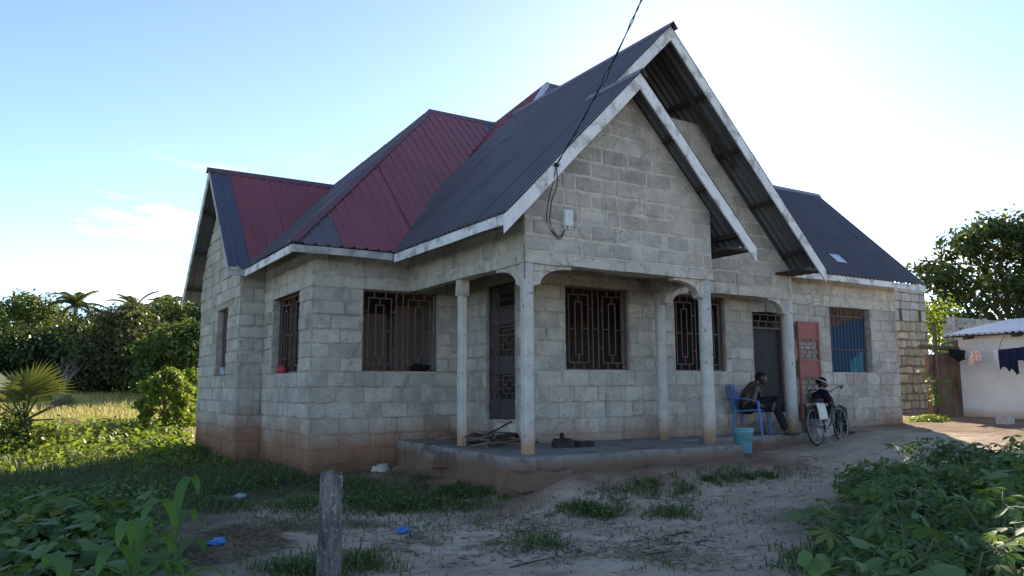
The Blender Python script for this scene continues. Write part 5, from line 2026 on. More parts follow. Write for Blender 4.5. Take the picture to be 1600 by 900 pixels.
# lower legs and feet
limb(mb, [(0.40, -0.115, 0.475, 0.06), (0.47, -0.12, 0.30, 0.056), (0.55, -0.125, 0.075, 0.036), (0.60, -0.13, 0.045, 0.036), (0.70, -0.14, 0.032, 0.028), (0.75, -0.145, 0.028, 0.02)])
limb(mb, [(0.47, 0.13, 0.60, 0.06), (0.43, 0.0, 0.575, 0.055), (0.36, -0.15, 0.535, 0.036), (0.34, -0.20, 0.52, 0.036), (0.33, -0.27, 0.465, 0.03), (0.325, -0.29, 0.43, 0.02)])
body = fleshed(mb, pm, 'body', 'skin', man, 0.008)
mb = MB()
limb(mb, [(-0.09, 0.0, 0.50, 0.145), (-0.06, 0.0, 0.49, 0.14)])
limb(mb, [(-0.05, -0.085, 0.50, 0.108), (0.18, -0.11, 0.505, 0.098), (0.40, -0.115, 0.478, 0.076), (0.47, -0.12, 0.30, 0.073), (0.525, -0.123, 0.13, 0.058)])
limb(mb, [(-0.05, 0.085, 0.50, 0.108), (0.20, 0.12, 0.575, 0.098), (0.47, 0.135, 0.605, 0.078), (0.43, 0.0, 0.578, 0.072), (0.385, -0.10, 0.55, 0.058)])
fleshed(mb, pm, 'trousers', 'trousers', man, 0.010, 3)
hair_cap(pm, hp, hr, 0.098, man)
for s in (-1, 1):
    mb = MB(); mb.ball(hp(0.72, s * 0.32, 0.07), 0.012, 8, 6); mb.xf(pm).build('eye', 'eye', man, smooth=True)
mb = MB()
mb.tube([(0.50, -0.122, 0.012), (0.60, -0.13, 0.012), (0.77, -0.147, 0.012)], [0.03, 0.04, 0.03], 8)
mb.v = [(a, b, 0.004 + (c - 0.012) * 0.3 + 0.008) for a, b, c in mb.v]
mb.xf(pm).build('sandal', 'sandal', man)

# --- person in black sitting low behind the bicycle
P2 = dep(1284, 652, 15.05)
g2 = float(gz(P2[0], P2[1]))
p2m = loc2w(Vector((P2[0], P2[1], g2)), -0.35)
sit = empty('person', (P2[0], P2[1], g2))
tag(sit, 'person in black with a white headband sitting low behind the bicycle', 'person')
mb = MB()
limb(mb, [(-0.08, 0, 0.42, 0.13), (-0.07, 0, 0.55, 0.125), (-0.02, 0, 0.70, 0.13), (0.0, 0, 0.80, 0.08), (0.02, 0, 0.90, 0.05)])
for s in (-1, 1):
    limb(mb, [(0.0, s * 0.09, 0.78, 0.085), (0.01, s * 0.16, 0.76, 0.068), (0.04, s * 0.21, 0.62, 0.05), (0.12, s * 0.20, 0.50, 0.042), (0.26, s * 0.12, 0.47, 0.028)])
    hand(mb, (0.26, s * 0.12, 0.47), (0.9, -s * 0.3, -0.1), (0, 0, -1), -s, 0.5)
    limb(mb, [(-0.05, s * 0.09, 0.40, 0.10), (0.20, s * 0.11, 0.45, 0.085), (0.38, s * 0.12, 0.46, 0.062), (0.40, s * 0.12, 0.28, 0.055), (0.42, s * 0.12, 0.08, 0.036), (0.48, s * 0.13, 0.045, 0.036), (0.60, s * 0.14, 0.03, 0.024)])
hp2, hr2 = head(mb, (0.05, 0, 0.985), -0.5, 0.25, 0.098)
fleshed(mb, p2m, 'body', 'skin', sit, 0.009)
mb = MB()
limb(mb, [(-0.08, 0, 0.43, 0.145), (-0.07, 0, 0.55, 0.14), (-0.02, 0, 0.70, 0.142), (0.0, 0, 0.79, 0.10)])
for s in (-1, 1):
    limb(mb, [(0.0, s * 0.09, 0.785, 0.092), (0.01, s * 0.165, 0.765, 0.078), (0.035, s * 0.20, 0.66, 0.066)])
fleshed(mb, p2m, 'shirt', 'black_shirt', sit, 0.010, 3)
mb = MB()
for s in (-1, 1):
    limb(mb, [(-0.06, s * 0.085, 0.41, 0.112), (0.20, s * 0.11, 0.455, 0.10), (0.38, s * 0.12, 0.462, 0.078), (0.40, s * 0.12, 0.28, 0.07), (0.415, s * 0.12, 0.12, 0.056)])
fleshed(mb, p2m, 'trousers', 'trousers', sit, 0.010, 3)
mb = MB()
mb.ball((0.05, -0.205, 0.72), (0.07, 0.035, 0.10), 10, 8)
mb.xf(p2m).build('sleeve_patch', 'shirt_blue', sit, smooth=True)
hair_cap(p2m, hp2, hr2, 0.098, sit)
mb = MB()
c2 = hp2(-0.10, 0, 0.22)
mb.tube([c2 + hr2 @ Vector((0.108 * math.cos(a), 0.088 * math.sin(a), 0.02 - 0.018 * math.cos(a))) for a in np.linspace(0, 2 * math.pi, 25)[:-1]], 0.009, 6, closed=True)
mb.xf(p2m).build('headband', 'band', sit, smooth=True)
mb = MB(); mb.ball(hp2(0.95, 0.25, 0.10), 0.022, 8, 6); mb.xf(p2m).build('headband_flower', 'yellow_p', sit, smooth=True)
for s in (-1, 1):
    mb = MB(); mb.ball((0.52, s * 0.132, 0.035), (0.10, 0.045, 0.035), 10, 6); mb.xf(p2m).build('shoe', 'sandal', sit, smooth=True)
seat_ = MB(); rough_box(seat_, (-0.24, -0.2, -0.08), (0.10, 0.2, 0.30), 0.1, 0.01, 3)
o = seat_.xf(p2m).build('seat_block', 'concrete', None)
tag(o, 'rough concrete block used as a seat behind the bicycle', 'block')

# ================================================================ vegetation
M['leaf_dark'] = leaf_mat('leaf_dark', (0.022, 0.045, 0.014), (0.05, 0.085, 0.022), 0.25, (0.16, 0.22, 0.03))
M['leaf_mid'] = leaf_mat('leaf_mid', (0.035, 0.07, 0.016), (0.075, 0.12, 0.028), 0.35, (0.24, 0.30, 0.035))
M['leaf_olive'] = leaf_mat('leaf_olive', (0.05, 0.07, 0.028), (0.09, 0.10, 0.04), 0.3, (0.22, 0.24, 0.05))
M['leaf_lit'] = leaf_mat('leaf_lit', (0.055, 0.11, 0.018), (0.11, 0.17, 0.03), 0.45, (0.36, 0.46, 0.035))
M['leaf_broad'] = leaf_mat('leaf_broad', (0.07, 0.14, 0.045), (0.15, 0.235, 0.08), 0.3, (0.24, 0.38, 0.06), 2.0, 0.62, 0.25, yellow=(0.18, 0.20, 0.04))
M['leaf_cassava'] = leaf_mat('leaf_cassava', (0.052, 0.11, 0.038), (0.11, 0.18, 0.058), 0.3, (0.22, 0.36, 0.06), 2.0, 0.62, 0.25, yellow=(0.20, 0.22, 0.05))
M['leaf_maize'] = leaf_mat('leaf_maize', (0.06, 0.14, 0.04), (0.11, 0.20, 0.06), 0.35, (0.24, 0.42, 0.06), 9.0, 0.62, 0.2)
M['leaf_palm'] = leaf_mat('leaf_palm', (0.05, 0.075, 0.03), (0.09, 0.115, 0.045), 0.25, (0.25, 0.28, 0.05), 2.0, 0.7, 0.15)
M['leaf_dead'] = leaf_mat('leaf_dead', (0.16, 0.10, 0.05), (0.24, 0.16, 0.08), 0.25, None, 2.0, 0.8, 0.1)
M['grass'] = leaf_mat('grass', (0.035, 0.062, 0.022), (0.095, 0.12, 0.045), 0.3, (0.22, 0.30, 0.05), 1.5, yellow=(0.26, 0.21, 0.11))
M['straw'] = leaf_mat('straw', (0.16, 0.125, 0.075), (0.30, 0.24, 0.15), 0.15, None, 1.5, 0.9, 0.1)
M['meadow'] = leaf_mat('meadow', (0.28, 0.27, 0.08), (0.46, 0.40, 0.15), 0.4, (0.55, 0.50, 0.15), 0.6)
M['bark'] = mat('bark', (0.09, 0.07, 0.05), (0.16, 0.13, 0.10), 3.0, 0.95, 0.1, 0.8, 12, bdist=0.03)
M['stem_green'] = mat('stem_green', (0.07, 0.10, 0.035), (0.10, 0.13, 0.05), 6.0, 0.7, 0.3, 0.1, 30)
M['twig'] = mat('twig', (0.05, 0.04, 0.032), (0.12, 0.095, 0.07), 20.0, 0.9, 0.1, 0.2, 50)


def leaf_cloud(name, centers, radii, n, size, m, parent=None, seed=0, flat=0.5, squash=1.0, shell=0.55, aspect=0.55, origin=None, ragged=0.10):
    """n leaf-sized faces spread through blobs; one mesh. Two triangles folded along the midrib each."""
    rng = np.random.default_rng(seed)
    centers, radii = np.asarray(centers, float), np.asarray(radii, float)
    if radii.ndim == 1:
        radii = np.stack([radii, radii, radii * squash], -1)
    wgt = radii.prod(1) ** (2 / 3)
    k = rng.choice(len(centers), n, p=wgt / wgt.sum())
    d = rng.normal(size=(n, 3))
    d /= np.linalg.norm(d, axis=1, keepdims=True)
    rr = shell + (1 - shell) * rng.random(n) ** 0.6
    rr *= 1 + 0.16 * np.sin(5 * d[:, 0] + k) * np.cos(4 * d[:, 1] + 2 * k) + ragged * rng.normal(size=n)
    p = centers[k] + d * rr[:, None] * radii[k]
    # leaf frame: normal leans out and up
    nrm = d * 0.8 + rng.normal(size=(n, 3)) * 0.7 + np.array([0, 0, flat])
    nrm /= np.linalg.norm(nrm, axis=1, keepdims=True)
    t = rng.normal(size=(n, 3)) + d * 0.6 - np.array([0, 0, 0.35])
    t -= nrm * (t * nrm).sum(1, keepdims=True)
    t /= np.linalg.norm(t, axis=1, keepdims=True)
    b = np.cross(nrm, t)
    s = (size * rng.uniform(0.6, 1.35, n))[:, None]
    w = s * aspect * 0.5
    v = np.stack([p - t * s * 0.5, p + b * w + nrm * w * 0.35, p + t * s * 0.5, p - b * w + nrm * w * 0.35], 1)
    if origin is not None:
        v = v - np.asarray(origin)
    q_ = np.arange(n * 4).reshape(n, 4)
    me = np_mesh(name, v, q_, m)
    o_ = bpy.data.objects.new(name, me)
    return link(o_, parent, origin if origin is not None else (0, 0, 0))


def blade_field(name, pts, h, w, m, seed=0, lean=0.5, parent=None):
    """bent grass blades (two quads each) at the points"""
    rng = np.random.default_rng(seed)
    pts = np.asarray(pts, float)
    n = len(pts)
    a = rng.uniform(0, 2 * np.pi, n)
    dr = np.stack([np.cos(a), np.sin(a), np.zeros(n)], -1)
    sd = np.stack([-np.sin(a), np.cos(a), np.zeros(n)], -1)
    hh = (h * rng.uniform(0.45, 1.25, n))[:, None]
    ww = (w * rng.uniform(0.7, 1.3, n))[:, None]
    ln = (lean * rng.uniform(0.2, 1.4, n))[:, None]
    z = np.array([0, 0, 1.0])
    p1 = pts + z * hh * 0.6 + dr * hh * ln * 0.3
    p2 = pts + z * hh * (1 - 0.35 * ln) + dr * hh * ln
    v = np.stack([pts - sd * ww / 2, pts + sd * ww / 2, p1 + sd * ww * 0.4, p1 - sd * ww * 0.4, p2 + sd * ww * 0.06, p2 - sd * ww * 0.06], 1)
    i = np.arange(n)[:, None] * 6
    q_ = np.concatenate([i + np.array([[0, 1, 2, 3]]), i + np.array([[3, 2, 4, 5]])], 0)
    me = np_mesh(name, v, q_, m)
    return link(bpy.data.objects.new(name, me), parent)


def ground_points(xy):
    xy = np.asarray(xy, float)
    return np.column_stack([xy, gz(xy[:, 0], xy[:, 1]) - 0.01])


def px_patch(u, v, ru, rv, n, rng):
    """n ground points inside the ground ellipse that fills the pixel ellipse"""
    a, r_ = rng.uniform(0, 2 * np.pi, n), rng.random(n) ** 0.62 * (1 + 0.45 * rng.normal(size=n))
    xy_ = gpts(u + ru * r_ * np.cos(a), v + rv * r_ * np.sin(a))
    return xy_[fbm(xy_[:, 0] * 2.2, xy_[:, 1] * 2.2, 55, 3) + 0.08 * rng.normal(size=n) > -0.09]


def inside_house(xy):
    x, y = xy[:, 0], xy[:, 1]
    return ((x > 3.7) & (y > 11.85) & (x < 17)) | ((x > 3.25) & (y > 14.8) & (x < 17)) | ((x > 5.0) & (y > 7.85) & (x < 9.2)) | ((x > 9.1) & (y > 9.1) & (x < 12.3)) | ((x > 12) & (y > 9.8) & (x < 18.3))


# --- grass growing in patches before the house (uncountable)
rng = np.random.default_rng(5)
P_ = []
for (u, v, ru, rv, n) in ((620, 785, 110, 16, 5200), (700, 770, 50, 14, 1800), (560, 765, 60, 16, 1500), (690, 745, 45, 14, 1300), (800, 768, 55, 12, 2200),
                          (925, 795, 55, 11, 750), (945, 806, 30, 7, 300), (1035, 768, 70, 9, 650), (1180, 742, 80, 10, 700), (1105, 752, 60, 6, 300),
                          (420, 740, 55, 20, 2600), (370, 760, 70, 14, 1500), (480, 790, 40, 10, 700), (330, 790, 90, 14, 1300), (250, 770, 130, 20, 3200),
                          (100, 765, 140, 22, 3600), (560, 880, 80, 16, 700), (470, 895, 70, 14, 700), (1050, 806, 40, 8, 200), (600, 720, 22, 6, 300),
                          (1020, 890, 30, 6, 160), (850, 850, 40, 8, 160), (330, 745, 60, 10, 900), (1290, 880, 60, 20, 900)):
    P_.append(px_patch(u, v, ru, rv, n, rng))
xy = np.concatenate(P_)
xy = xy[~inside_house(xy)]
o = blade_field('grass', ground_points(xy), 0.12, 0.011, 'grass', 6, 0.9)
tag(o, 'short green grass growing in patches on the sand before the house', 'grass', kind='stuff')
# broader-leaved creeping weeds in the same patches
cpt = ground_points(xy[::3])
o = leaf_cloud('weeds', cpt + np.array([0, 0, 0.05]), np.full(len(cpt), 0.09), 9000, 0.045, 'leaf_broad', None, 8, 1.2, 0.6)
tag(o, 'low creeping green weeds among the grass before the house', 'weeds', kind='stuff')
# stray blades and seedlings thinning out over the sand
P_ = [px_patch(u, v, ru, rv, n, rng) for (u, v, ru, rv, n) in ((750, 820, 330, 60, 1500), (600, 790, 200, 40, 1500), (1050, 800, 200, 50, 900), (430, 800, 140, 40, 1500), (1200, 745, 100, 16, 500), (850, 770, 120, 15, 500))]
xy2 = np.concatenate(P_)
xy2 = xy2[~inside_house(xy2)]
o = blade_field('sparse_grass', ground_points(xy2), 0.07, 0.009, 'grass', 9, 1.0)
tag(o, 'stray thin grass blades scattered over the sand', 'grass', kind='stuff')
# tall dry stalks by the post
P_ = [px_patch(u, v, ru, rv, n, rng) for (u, v, ru, rv, n) in ((590, 890, 60, 10, 26), (700, 790, 60, 10, 12), (560, 765, 40, 10, 10), (660, 880, 50, 10, 10))]
o = blade_field('dry_grass_stalks', ground_points(np.concatenate(P_)), 0.38, 0.006, 'straw', 12, 0.6)
tag(o, 'tall thin dry grass stalks around the concrete post', 'grass', kind='stuff')
# straw and twig litter on the sand
def litter(name, spots, L_, w, m, seed, label):
    rng = np.random.default_rng(seed)
    xy = np.concatenate([px_patch(*s, rng) for s in spots])
    xy = xy[~inside_house(xy)]
    n = len(xy)
    a = rng.uniform(0, np.pi, n)
    ln = L_ * rng.uniform(0.3, 1.5, n)
    d_ = np.stack([np.cos(a), np.sin(a)], -1) * ln[:, None] / 2
    s_ = np.stack([-np.sin(a), np.cos(a)], -1) * w / 2
    bend = s_ * rng.normal(size=(n, 1)) * 5
    v = []
    for k, (t, e) in enumerate(((-1, 0), (0, 1), (1, 0))):
        for sg in (-1, 1):
            q_ = xy + d_ * t + bend * e + s_ * sg
            z = gz(q_[:, 0], q_[:, 1]) + 0.006 + 0.012 * rng.random(n) * e
            v.append(np.column_stack([q_, z]))
    v = np.stack(v, 1)
    i = np.arange(n)[:, None] * 6
    q_ = np.concatenate([i + np.array([[0, 1, 3, 2]]), i + np.array([[2, 3, 5, 4]])], 0)
    me = np_mesh(name, v, q_, m)
    return tag(link(bpy.data.objects.new(name, me)), label, 'litter', kind='stuff')


litter('straw_litter', [(390, 840, 95, 22, 2600), (460, 825, 60, 14, 900), (330, 870, 60, 14, 700), (780, 850, 160, 30, 500), (640, 850, 60, 16, 300), (880, 830, 130, 20, 300), (1000, 870, 200, 25, 500), (560, 820, 70, 8, 500)],
       0.10, 0.004, 'straw', 3, 'dry straw and grass litter scattered over the sand')
litter('twig_litter', [(800, 830, 240, 35, 520), (1050, 850, 160, 40, 300), (950, 790, 150, 20, 160), (1250, 720, 80, 16, 120), (600, 860, 120, 25, 160), (1180, 770, 80, 20, 80), (850, 860, 400, 40, 900), (1000, 780, 200, 20, 300)],
       0.07, 0.006, 'twig', 4, 'dark twigs and leaf scraps scattered over the pale sand')
# a few larger sticks lying on the sand
for k, (ua, va, ub, vb) in enumerate(((797, 888, 868, 873), (1088, 852, 1098, 846), (1010, 868, 1050, 864), (1050, 838, 1078, 832))):
    a, b = gpt(ua, va), gpt(ub, vb)
    mid = (a + b) / 2 + np.array([0.01, 0.01, 0.012])
    o = MB().tube([a + np.array([0, 0, .008]), mid, b + np.array([0, 0, .012])], [0.006, 0.008, 0.005], 5).build('fallen_stick', 'twig', None)
    tag(o, ('longest dark stick lying on the sand at the bottom of the picture', 'shortest dark stick lying on the sand', 'thin dark stick near the bottom centre of the sand', 'dark stick lying on the sand nearest the veranda')[k], 'stick', 'sticks lying on the sand')


# --- leaf shapes for the big-leaved plants (shared meshes, local: stalk at origin, blade along +x, face up)
def leaf_mesh_lobed(name, lobes, width, droop, m, seed=0):
    """palmate leaf: pointed lobes round the stalk; lobes = [(angle deg, length)]"""
    rnd = random.Random(seed)
    vs, fs = [(0, 0, 0)], []
    for a, L_ in lobes:
        a = R(a)
        d, s = Vector((math.cos(a), math.sin(a), 0)), Vector((-math.sin(a), math.cos(a), 0))
        dz = lambda r_: -droop * r_ * r_
        b = len(vs)
        w = width * L_
        for r_, ws in ((0.35, 0.6), (0.65, 1.0), (1.0, 0.0)):
            p = d * (r_ * L_)
            if ws:
                vs.append(p + s * w * ws + Vector((0, 0, dz(r_ * L_) + 0.12 * w)))
                vs.append(p + Vector((0, 0, dz(r_ * L_))))
                vs.append(p - s * w * ws + Vector((0, 0, dz(r_ * L_) + 0.12 * w)))
            else:
                vs.append(p + Vector((0, 0, dz(r_ * L_))))
        fs += [(0, b + 1, b), (0, b + 2, b + 1), (b, b + 1, b + 4, b + 3), (b + 1, b + 2, b + 5, b + 4), (b + 3, b + 4, b + 6), (b + 4, b + 5, b + 6)]
    me = bpy.data.meshes.new(name)
    me.from_pydata([tuple(v) for v in vs], [], fs)
    me.materials.append(M[m])
    me.polygons.foreach_set("use_smooth", [True] * len(me.polygons))
    return me


def leaf_mesh_broad(name, outline, droop, m):
    """broad leaf: outline = [(angle deg, radius)] round the stalk, two rings"""
    n = len(outline)
    vs = [(0, 0, 0)]
    for f in (0.55, 1.0):
        for a, r_ in outline:
            x, y = r_ * f * math.cos(R(a)), r_ * f * math.sin(R(a))
            vs.append((x, y, -droop * (x * x + y * y) + 0.10 * abs(y) * (1 if f < 1 else 0.8) + 0.012 * math.sin(a * 0.21 * f)))
    fs = [(0, 1 + i, 1 + i + 1) for i in range(n - 1)]
    fs += [(1 + i, 1 + n + i, 2 + n + i, 2 + i) for i in range(n - 1)]
    me = bpy.data.meshes.new(name)
    me.from_pydata(vs, [], fs)
    me.materials.append(M[m])
    me.polygons.foreach_set("use_smooth", [True] * len(me.polygons))
    return me


def heart(k=0):
    out = []
    for i in range(15):
        a = -165 + 330 * i / 14
        t = abs(a) / 165
        r_ = 1.0 - 0.42 * t + 0.28 * math.exp(-((t - 0.72) / 0.2) ** 2)
        if k:
            r_ *= 1 + 0.13 * math.cos(R(a) * 5)
        out.append((a, r_))
    return out


CASS = [leaf_mesh_lobed('leaf', [(-118, 0.6), (-72, 0.82), (-34, 0.97), (0, 1.0), (34, 0.97), (72, 0.82), (118, 0.6)], 0.145, 0.28, 'leaf_cassava'),
        leaf_mesh_lobed('leaf', [(-95, 0.7), (-48, 0.92), (0, 1.0), (48, 0.92), (95, 0.7)], 0.20, 0.35, 'leaf_cassava'),
        leaf_mesh_lobed('leaf', [(-70, 0.8), (0, 1.0), (70, 0.8)], 0.26, 0.2, 'leaf_cassava')]
BROADM = [leaf_mesh_broad('leaf', heart(0), 0.16, 'leaf_broad'), leaf_mesh_broad('leaf', heart(1), 0.22, 'leaf_broad')]


def put_leaf(me, parent, pos, direction, size, roll, seed=0):
    o_ = bpy.data.objects.new('leaf', me)
    d = Vector(direction).normalized()
    up = Vector((0, 0, 1))
    s = up.cross(d)
    s = s.normalized() if s.length > 1e-3 else Vector((0, 1, 0))
    n_ = d.cross(s)
    m3 = Matrix((d, s, n_)).transposed()
    o_.rotation_euler = (m3 @ Matrix.Rotation(roll, 3, 'X')).to_euler()
    o_.scale = (size, size, size)
    return link(o_, parent, pos)


def bushy_plant(name, base, h, nstem, nleaf, lsize, meshes, spread, seed, label, cat, group, stem_m='stem_green', top=0.35):
    rnd = random.Random(seed)
    root = empty(name, base)
    tag(root, label, cat, group)
    b = Vector([float(c) for c in base])
    smb = MB()
    for k in range(nstem):
        a = 2 * math.pi * (k + rnd.random() * 0.7) / nstem
        lean = spread * rnd.uniform(0.3, 1.0)
        hh = h * rnd.uniform(0.65, 1.0)
        tip = b + Vector((math.cos(a) * lean, math.sin(a) * lean, hh))
        mid = b + Vector((math.cos(a) * lean * 0.35, math.sin(a) * lean * 0.35, hh * 0.55))
        smb.tube([b - Vector((0, 0, 0.03)), mid, tip], [0.012, 0.009, 0.006], 5)
        nl = nleaf // nstem
        for j in range(nl):
            t = top + (1 - top) * (j + rnd.random()) / nl
            p = (b.lerp(mid, t * 2) if t < 0.5 else mid.lerp(tip, t * 2 - 1))
            la_ = a + rnd.uniform(-2.2, 2.2)
            pl_ = lsize * rnd.uniform(0.5, 1.3)
            dv = Vector((math.cos(la_), math.sin(la_), rnd.uniform(-0.1, 0.55)))
            e = p + dv.normalized() * pl_
            smb.tube([p, e], [0.0035, 0.0025], 4, caps=False)
            ld = Vector((math.cos(la_), math.sin(la_), rnd.uniform(-0.75, 0.25)))
            put_leaf(rnd.choice(meshes), root, e, ld, lsize * rnd.uniform(0.65, 1.25), rnd.uniform(-0.5, 0.5))
    smb.build('stem', stem_m, root, smooth=True)
    return root


# --- cassava-like plants on the right
ORD = ['first', 'second', 'third', 'fourth', 'fifth', 'sixth', 'seventh', 'eighth', 'ninth', 'tenth']
rnd = random.Random(77)
ROWS = [(4.7, 0), (5.3, 5), (6.0, 9), (6.9, 13), (7.9, 17), (9.0, 21), (10.2, 25)]
spots = []
for d, us in ((4.7, (1330, 1420, 1520, 1610, 1700)), (5.3, (1385, 1480, 1570, 1660)), (6.0, (1340, 1430, 1520, 1610)), (6.9, (1350, 1430, 1510, 1590)),
              (7.9, (1375, 1450, 1530, 1600)), (9.0, (1400, 1470, 1540, 1605)), (10.2, (1440, 1510, 1580))):
    for u in us:
        spots.append((u + rnd.uniform(-18, 18), d + rnd.uniform(-0.2, 0.2)))
for i, (u, d) in enumerate(spots):
    q_ = dep(u, 800, d)
    g = float(gz(q_[0], q_[1]))
    row = [j for j, (dd, n_) in enumerate(ROWS) if i >= n_][-1]
    lab = 'cassava plant, %s from left, %s row from the front, lower-right thicket' % (ORD[i - ROWS[row][1] + 0], ORD[row])
    edge = 0.8 if u < 1400 else 1.0
    bushy_plant('cassava_plant', (q_[0], q_[1], g), rnd.uniform(0.46, 0.66) * edge * (1.0 if d < 8.5 else 0.85), 4, 40, 0.13 if i % 3 else 0.155, CASS if i % 4 else CASS[1:] + BROADM[1:], 0.34, 100 + i,
                lab, 'plant', 'cassava thicket at the lower right')
cpts = []
for i in range(240):
    d = rnd.uniform(4.3, 10.3)
    q_ = dep(rnd.uniform(1330, 1720), 800, d)
    cpts.append((q_[0], q_[1], float(gz(q_[0], q_[1])) + 0.12))
o = leaf_cloud('undergrowth', cpts, np.full(len(cpts), 0.26), 9000, 0.09, 'leaf_cassava', None, 15, 0.8, 0.7)
tag(o, 'dense low green undergrowth beneath the cassava plants', 'undergrowth', kind='stuff')

# --- broad-leaved plants on the left foreground
spots = []
for d, us in ((4.5, (-30, 60, 150, 240)), (5.2, (10, 105, 190)), (6.0, (-20, 60, 140, 225)), (7.0, (15, 95, 175)), (8.2, (-10, 60, 130, 205))):
    for u in us:
        spots.append((u + rnd.uniform(-18, 18), d + rnd.uniform(-0.2, 0.2)))
for i, (u, d) in enumerate(spots):
    q_ = dep(u, 800, d)
    g = float(gz(q_[0], q_[1]))
    row = [j for j, n_ in enumerate((0, 4, 7, 11, 14)) if i >= n_][-1]
    lab = 'broad-leaved vine, %s from left, %s row from the front, lower-left patch' % (ORD[i - (0, 4, 7, 11, 14)[row]], ORD[row])
    bushy_plant('squash_plant', (q_[0], q_[1], g), rnd.uniform(0.26, 0.42), 4, 28, 0.085 if i % 3 else 0.125, BROADM if i % 3 else BROADM + CASS[1:2], 0.34, 300 + i,
                lab, 'plant', 'broad-leaved plants at the lower left', top=0.25)
cpts = []
for i in range(260):
    d = rnd.uniform(4.3, 11.0)
    q_ = dep(rnd.uniform(-80, 260), 800, d)
    cpts.append((q_[0], q_[1], float(gz(q_[0], q_[1])) + 0.06))
o = leaf_cloud('undergrowth', cpts, np.full(len(cpts), 0.24), 8000, 0.075, 'leaf_broad', None, 16, 0.9, 0.5)
tag(o, 'low tangled weeds beneath the broad-leaved plants on the left', 'undergrowth', kind='stuff')


# --- maize
def maize(base, h, seed, label, nl=7, L_=0.56):
    rnd = random.Random(seed)
    root = empty('maize_plant', base)
    tag(root, label, 'maize plant', 'young maize plants')
    b = Vector([float(c) for c in base])
    MB().tube([b - Vector((0, 0, .03)), b + Vector((0.01, 0, h * 0.5)), b + Vector((0.0, 0.01, h * 0.85))], [0.016, 0.012, 0.006], 6).build('stalk', 'stem_green', root, smooth=True)
    a0 = rnd.uniform(0, 6.28)
    for k in range(nl):
        a = a0 + math.pi * k + rnd.uniform(-0.5, 0.5)
        z0 = h * (0.18 + 0.62 * k / (nl - 1))
        d, s = Vector((math.cos(a), math.sin(a), 0)), Vector((-math.sin(a), math.cos(a), 0))
        L = L_ * rnd.uniform(0.75, 1.15) * (1 - 0.25 * abs(k / (nl - 1) - 0.4))
        up0 = rnd.uniform(1.0, 1.35)
        vs, fs = [], []
        p = b + Vector((0, 0, z0))
        ang = up0
        n = 9
        for i in range(n):
            t = i / (n - 1)
            w = 0.042 * (0.55 + 1.2 * t) * (1 - t) ** 0.55 * (1 if i < n - 1 else 0) + 0.002
            wob = Vector((0, 0, 0.006 * math.sin(9 * t + k)))
            vs += [p + s * w + Vector((0, 0, 0.35 * w)) + wob, p, p - s * w + Vector((0, 0, 0.35 * w)) - wob]
            p = p + (d * math.cos(ang) + Vector((0, 0, math.sin(ang)))) * (L / (n - 1))
            ang -= (0.22 + 0.16 * t * 2) * rnd.uniform(0.8, 1.2)
        for i in range(n - 1):
            a_ = 3 * i
            fs += [(a_, a_ + 1, a_ + 4, a_ + 3), (a_ + 1, a_ + 2, a_ + 5, a_ + 4)]
        MB().add(vs, fs).build('leaf', 'leaf_maize', root, smooth=True)
    return root


for (u, v, d, h, sd_i, lb) in ((270, 880, 5.0, 0.80, 1, 'tallest young maize plant, standing at the right edge of the left plants'), (205, 900, 4.5, 0.68, 5, 'bright young maize plant with broad upright leaves at the bottom left'),
                               (262, 905, 4.3, 0.34, 9, 'small maize plant at the bottom edge, below the tallest one'), (100, 905, 4.35, 0.42, 13, 'low maize plant in the bottom left corner')):
    q_ = dep(u, v, d)
    maize((q_[0], q_[1], float(gz(q_[0], q_[1]))), h, sd_i, lb)

# --- sunlit ground cover left of the house
rng = np.random.default_rng(41)
n = 420
yy = rng.uniform(14.5, 27, n)
xx = rng.uniform(-9, 3.0, n) + 0.06 * (yy - 14)
sel = ~inside_house(np.column_stack([xx, yy]))
cp = ground_points(np.column_stack([xx, yy])[sel])
hh = 0.12 + 0.22 * sstep(17, 21, cp[:, 1] + 2 * np.sin(cp[:, 0]))
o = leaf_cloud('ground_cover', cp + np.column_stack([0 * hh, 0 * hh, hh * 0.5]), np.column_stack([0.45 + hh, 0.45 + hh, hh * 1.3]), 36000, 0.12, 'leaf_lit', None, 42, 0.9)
tag(o, 'bright leafy ground cover in the sun left of the house', 'ground cover', kind='stuff')
n = 16000
yy = rng.uniform(11.5, 21, n)
xx = rng.uniform(-8, 3.6, n)
xy = np.column_stack([xx, yy])
xy = xy[~inside_house(xy)]
o = blade_field('long_grass', ground_points(xy), 0.20, 0.016, 'grass', 43, 0.8)
tag(o, 'long green grass at the left side of the house', 'grass', kind='stuff')
n = 42000
yy = 24 + 36 * rng.random(n) ** 1.3
xx = rng.uniform(-16, 12, n) + 0.12 * (yy - 24)
o = blade_field('meadow_grass', ground_points(np.column_stack([xx, yy])), 0.34, 0.035, 'meadow', 44, 0.6)
tag(o, 'dry yellow-green meadow grass in the sun beyond the house', 'grass', kind='stuff')


# --- trees
def limb_tube(mb, a, b, r0, r1, rnd, wob=0.15):
    a, b = Vector(a), Vector(b)
    n = 4
    pts = [a.lerp(b, i / n) + (Vector((rnd.uniform(-1, 1), rnd.uniform(-1, 1), rnd.uniform(-.5, .5))) * wob * (b - a).length * 0.3 if 0 < i < n else Vector()) for i in range(n + 1)]
    mb.tube(pts, [r0 + (r1 - r0) * i / n for i in range(n + 1)], 7)
    return pts


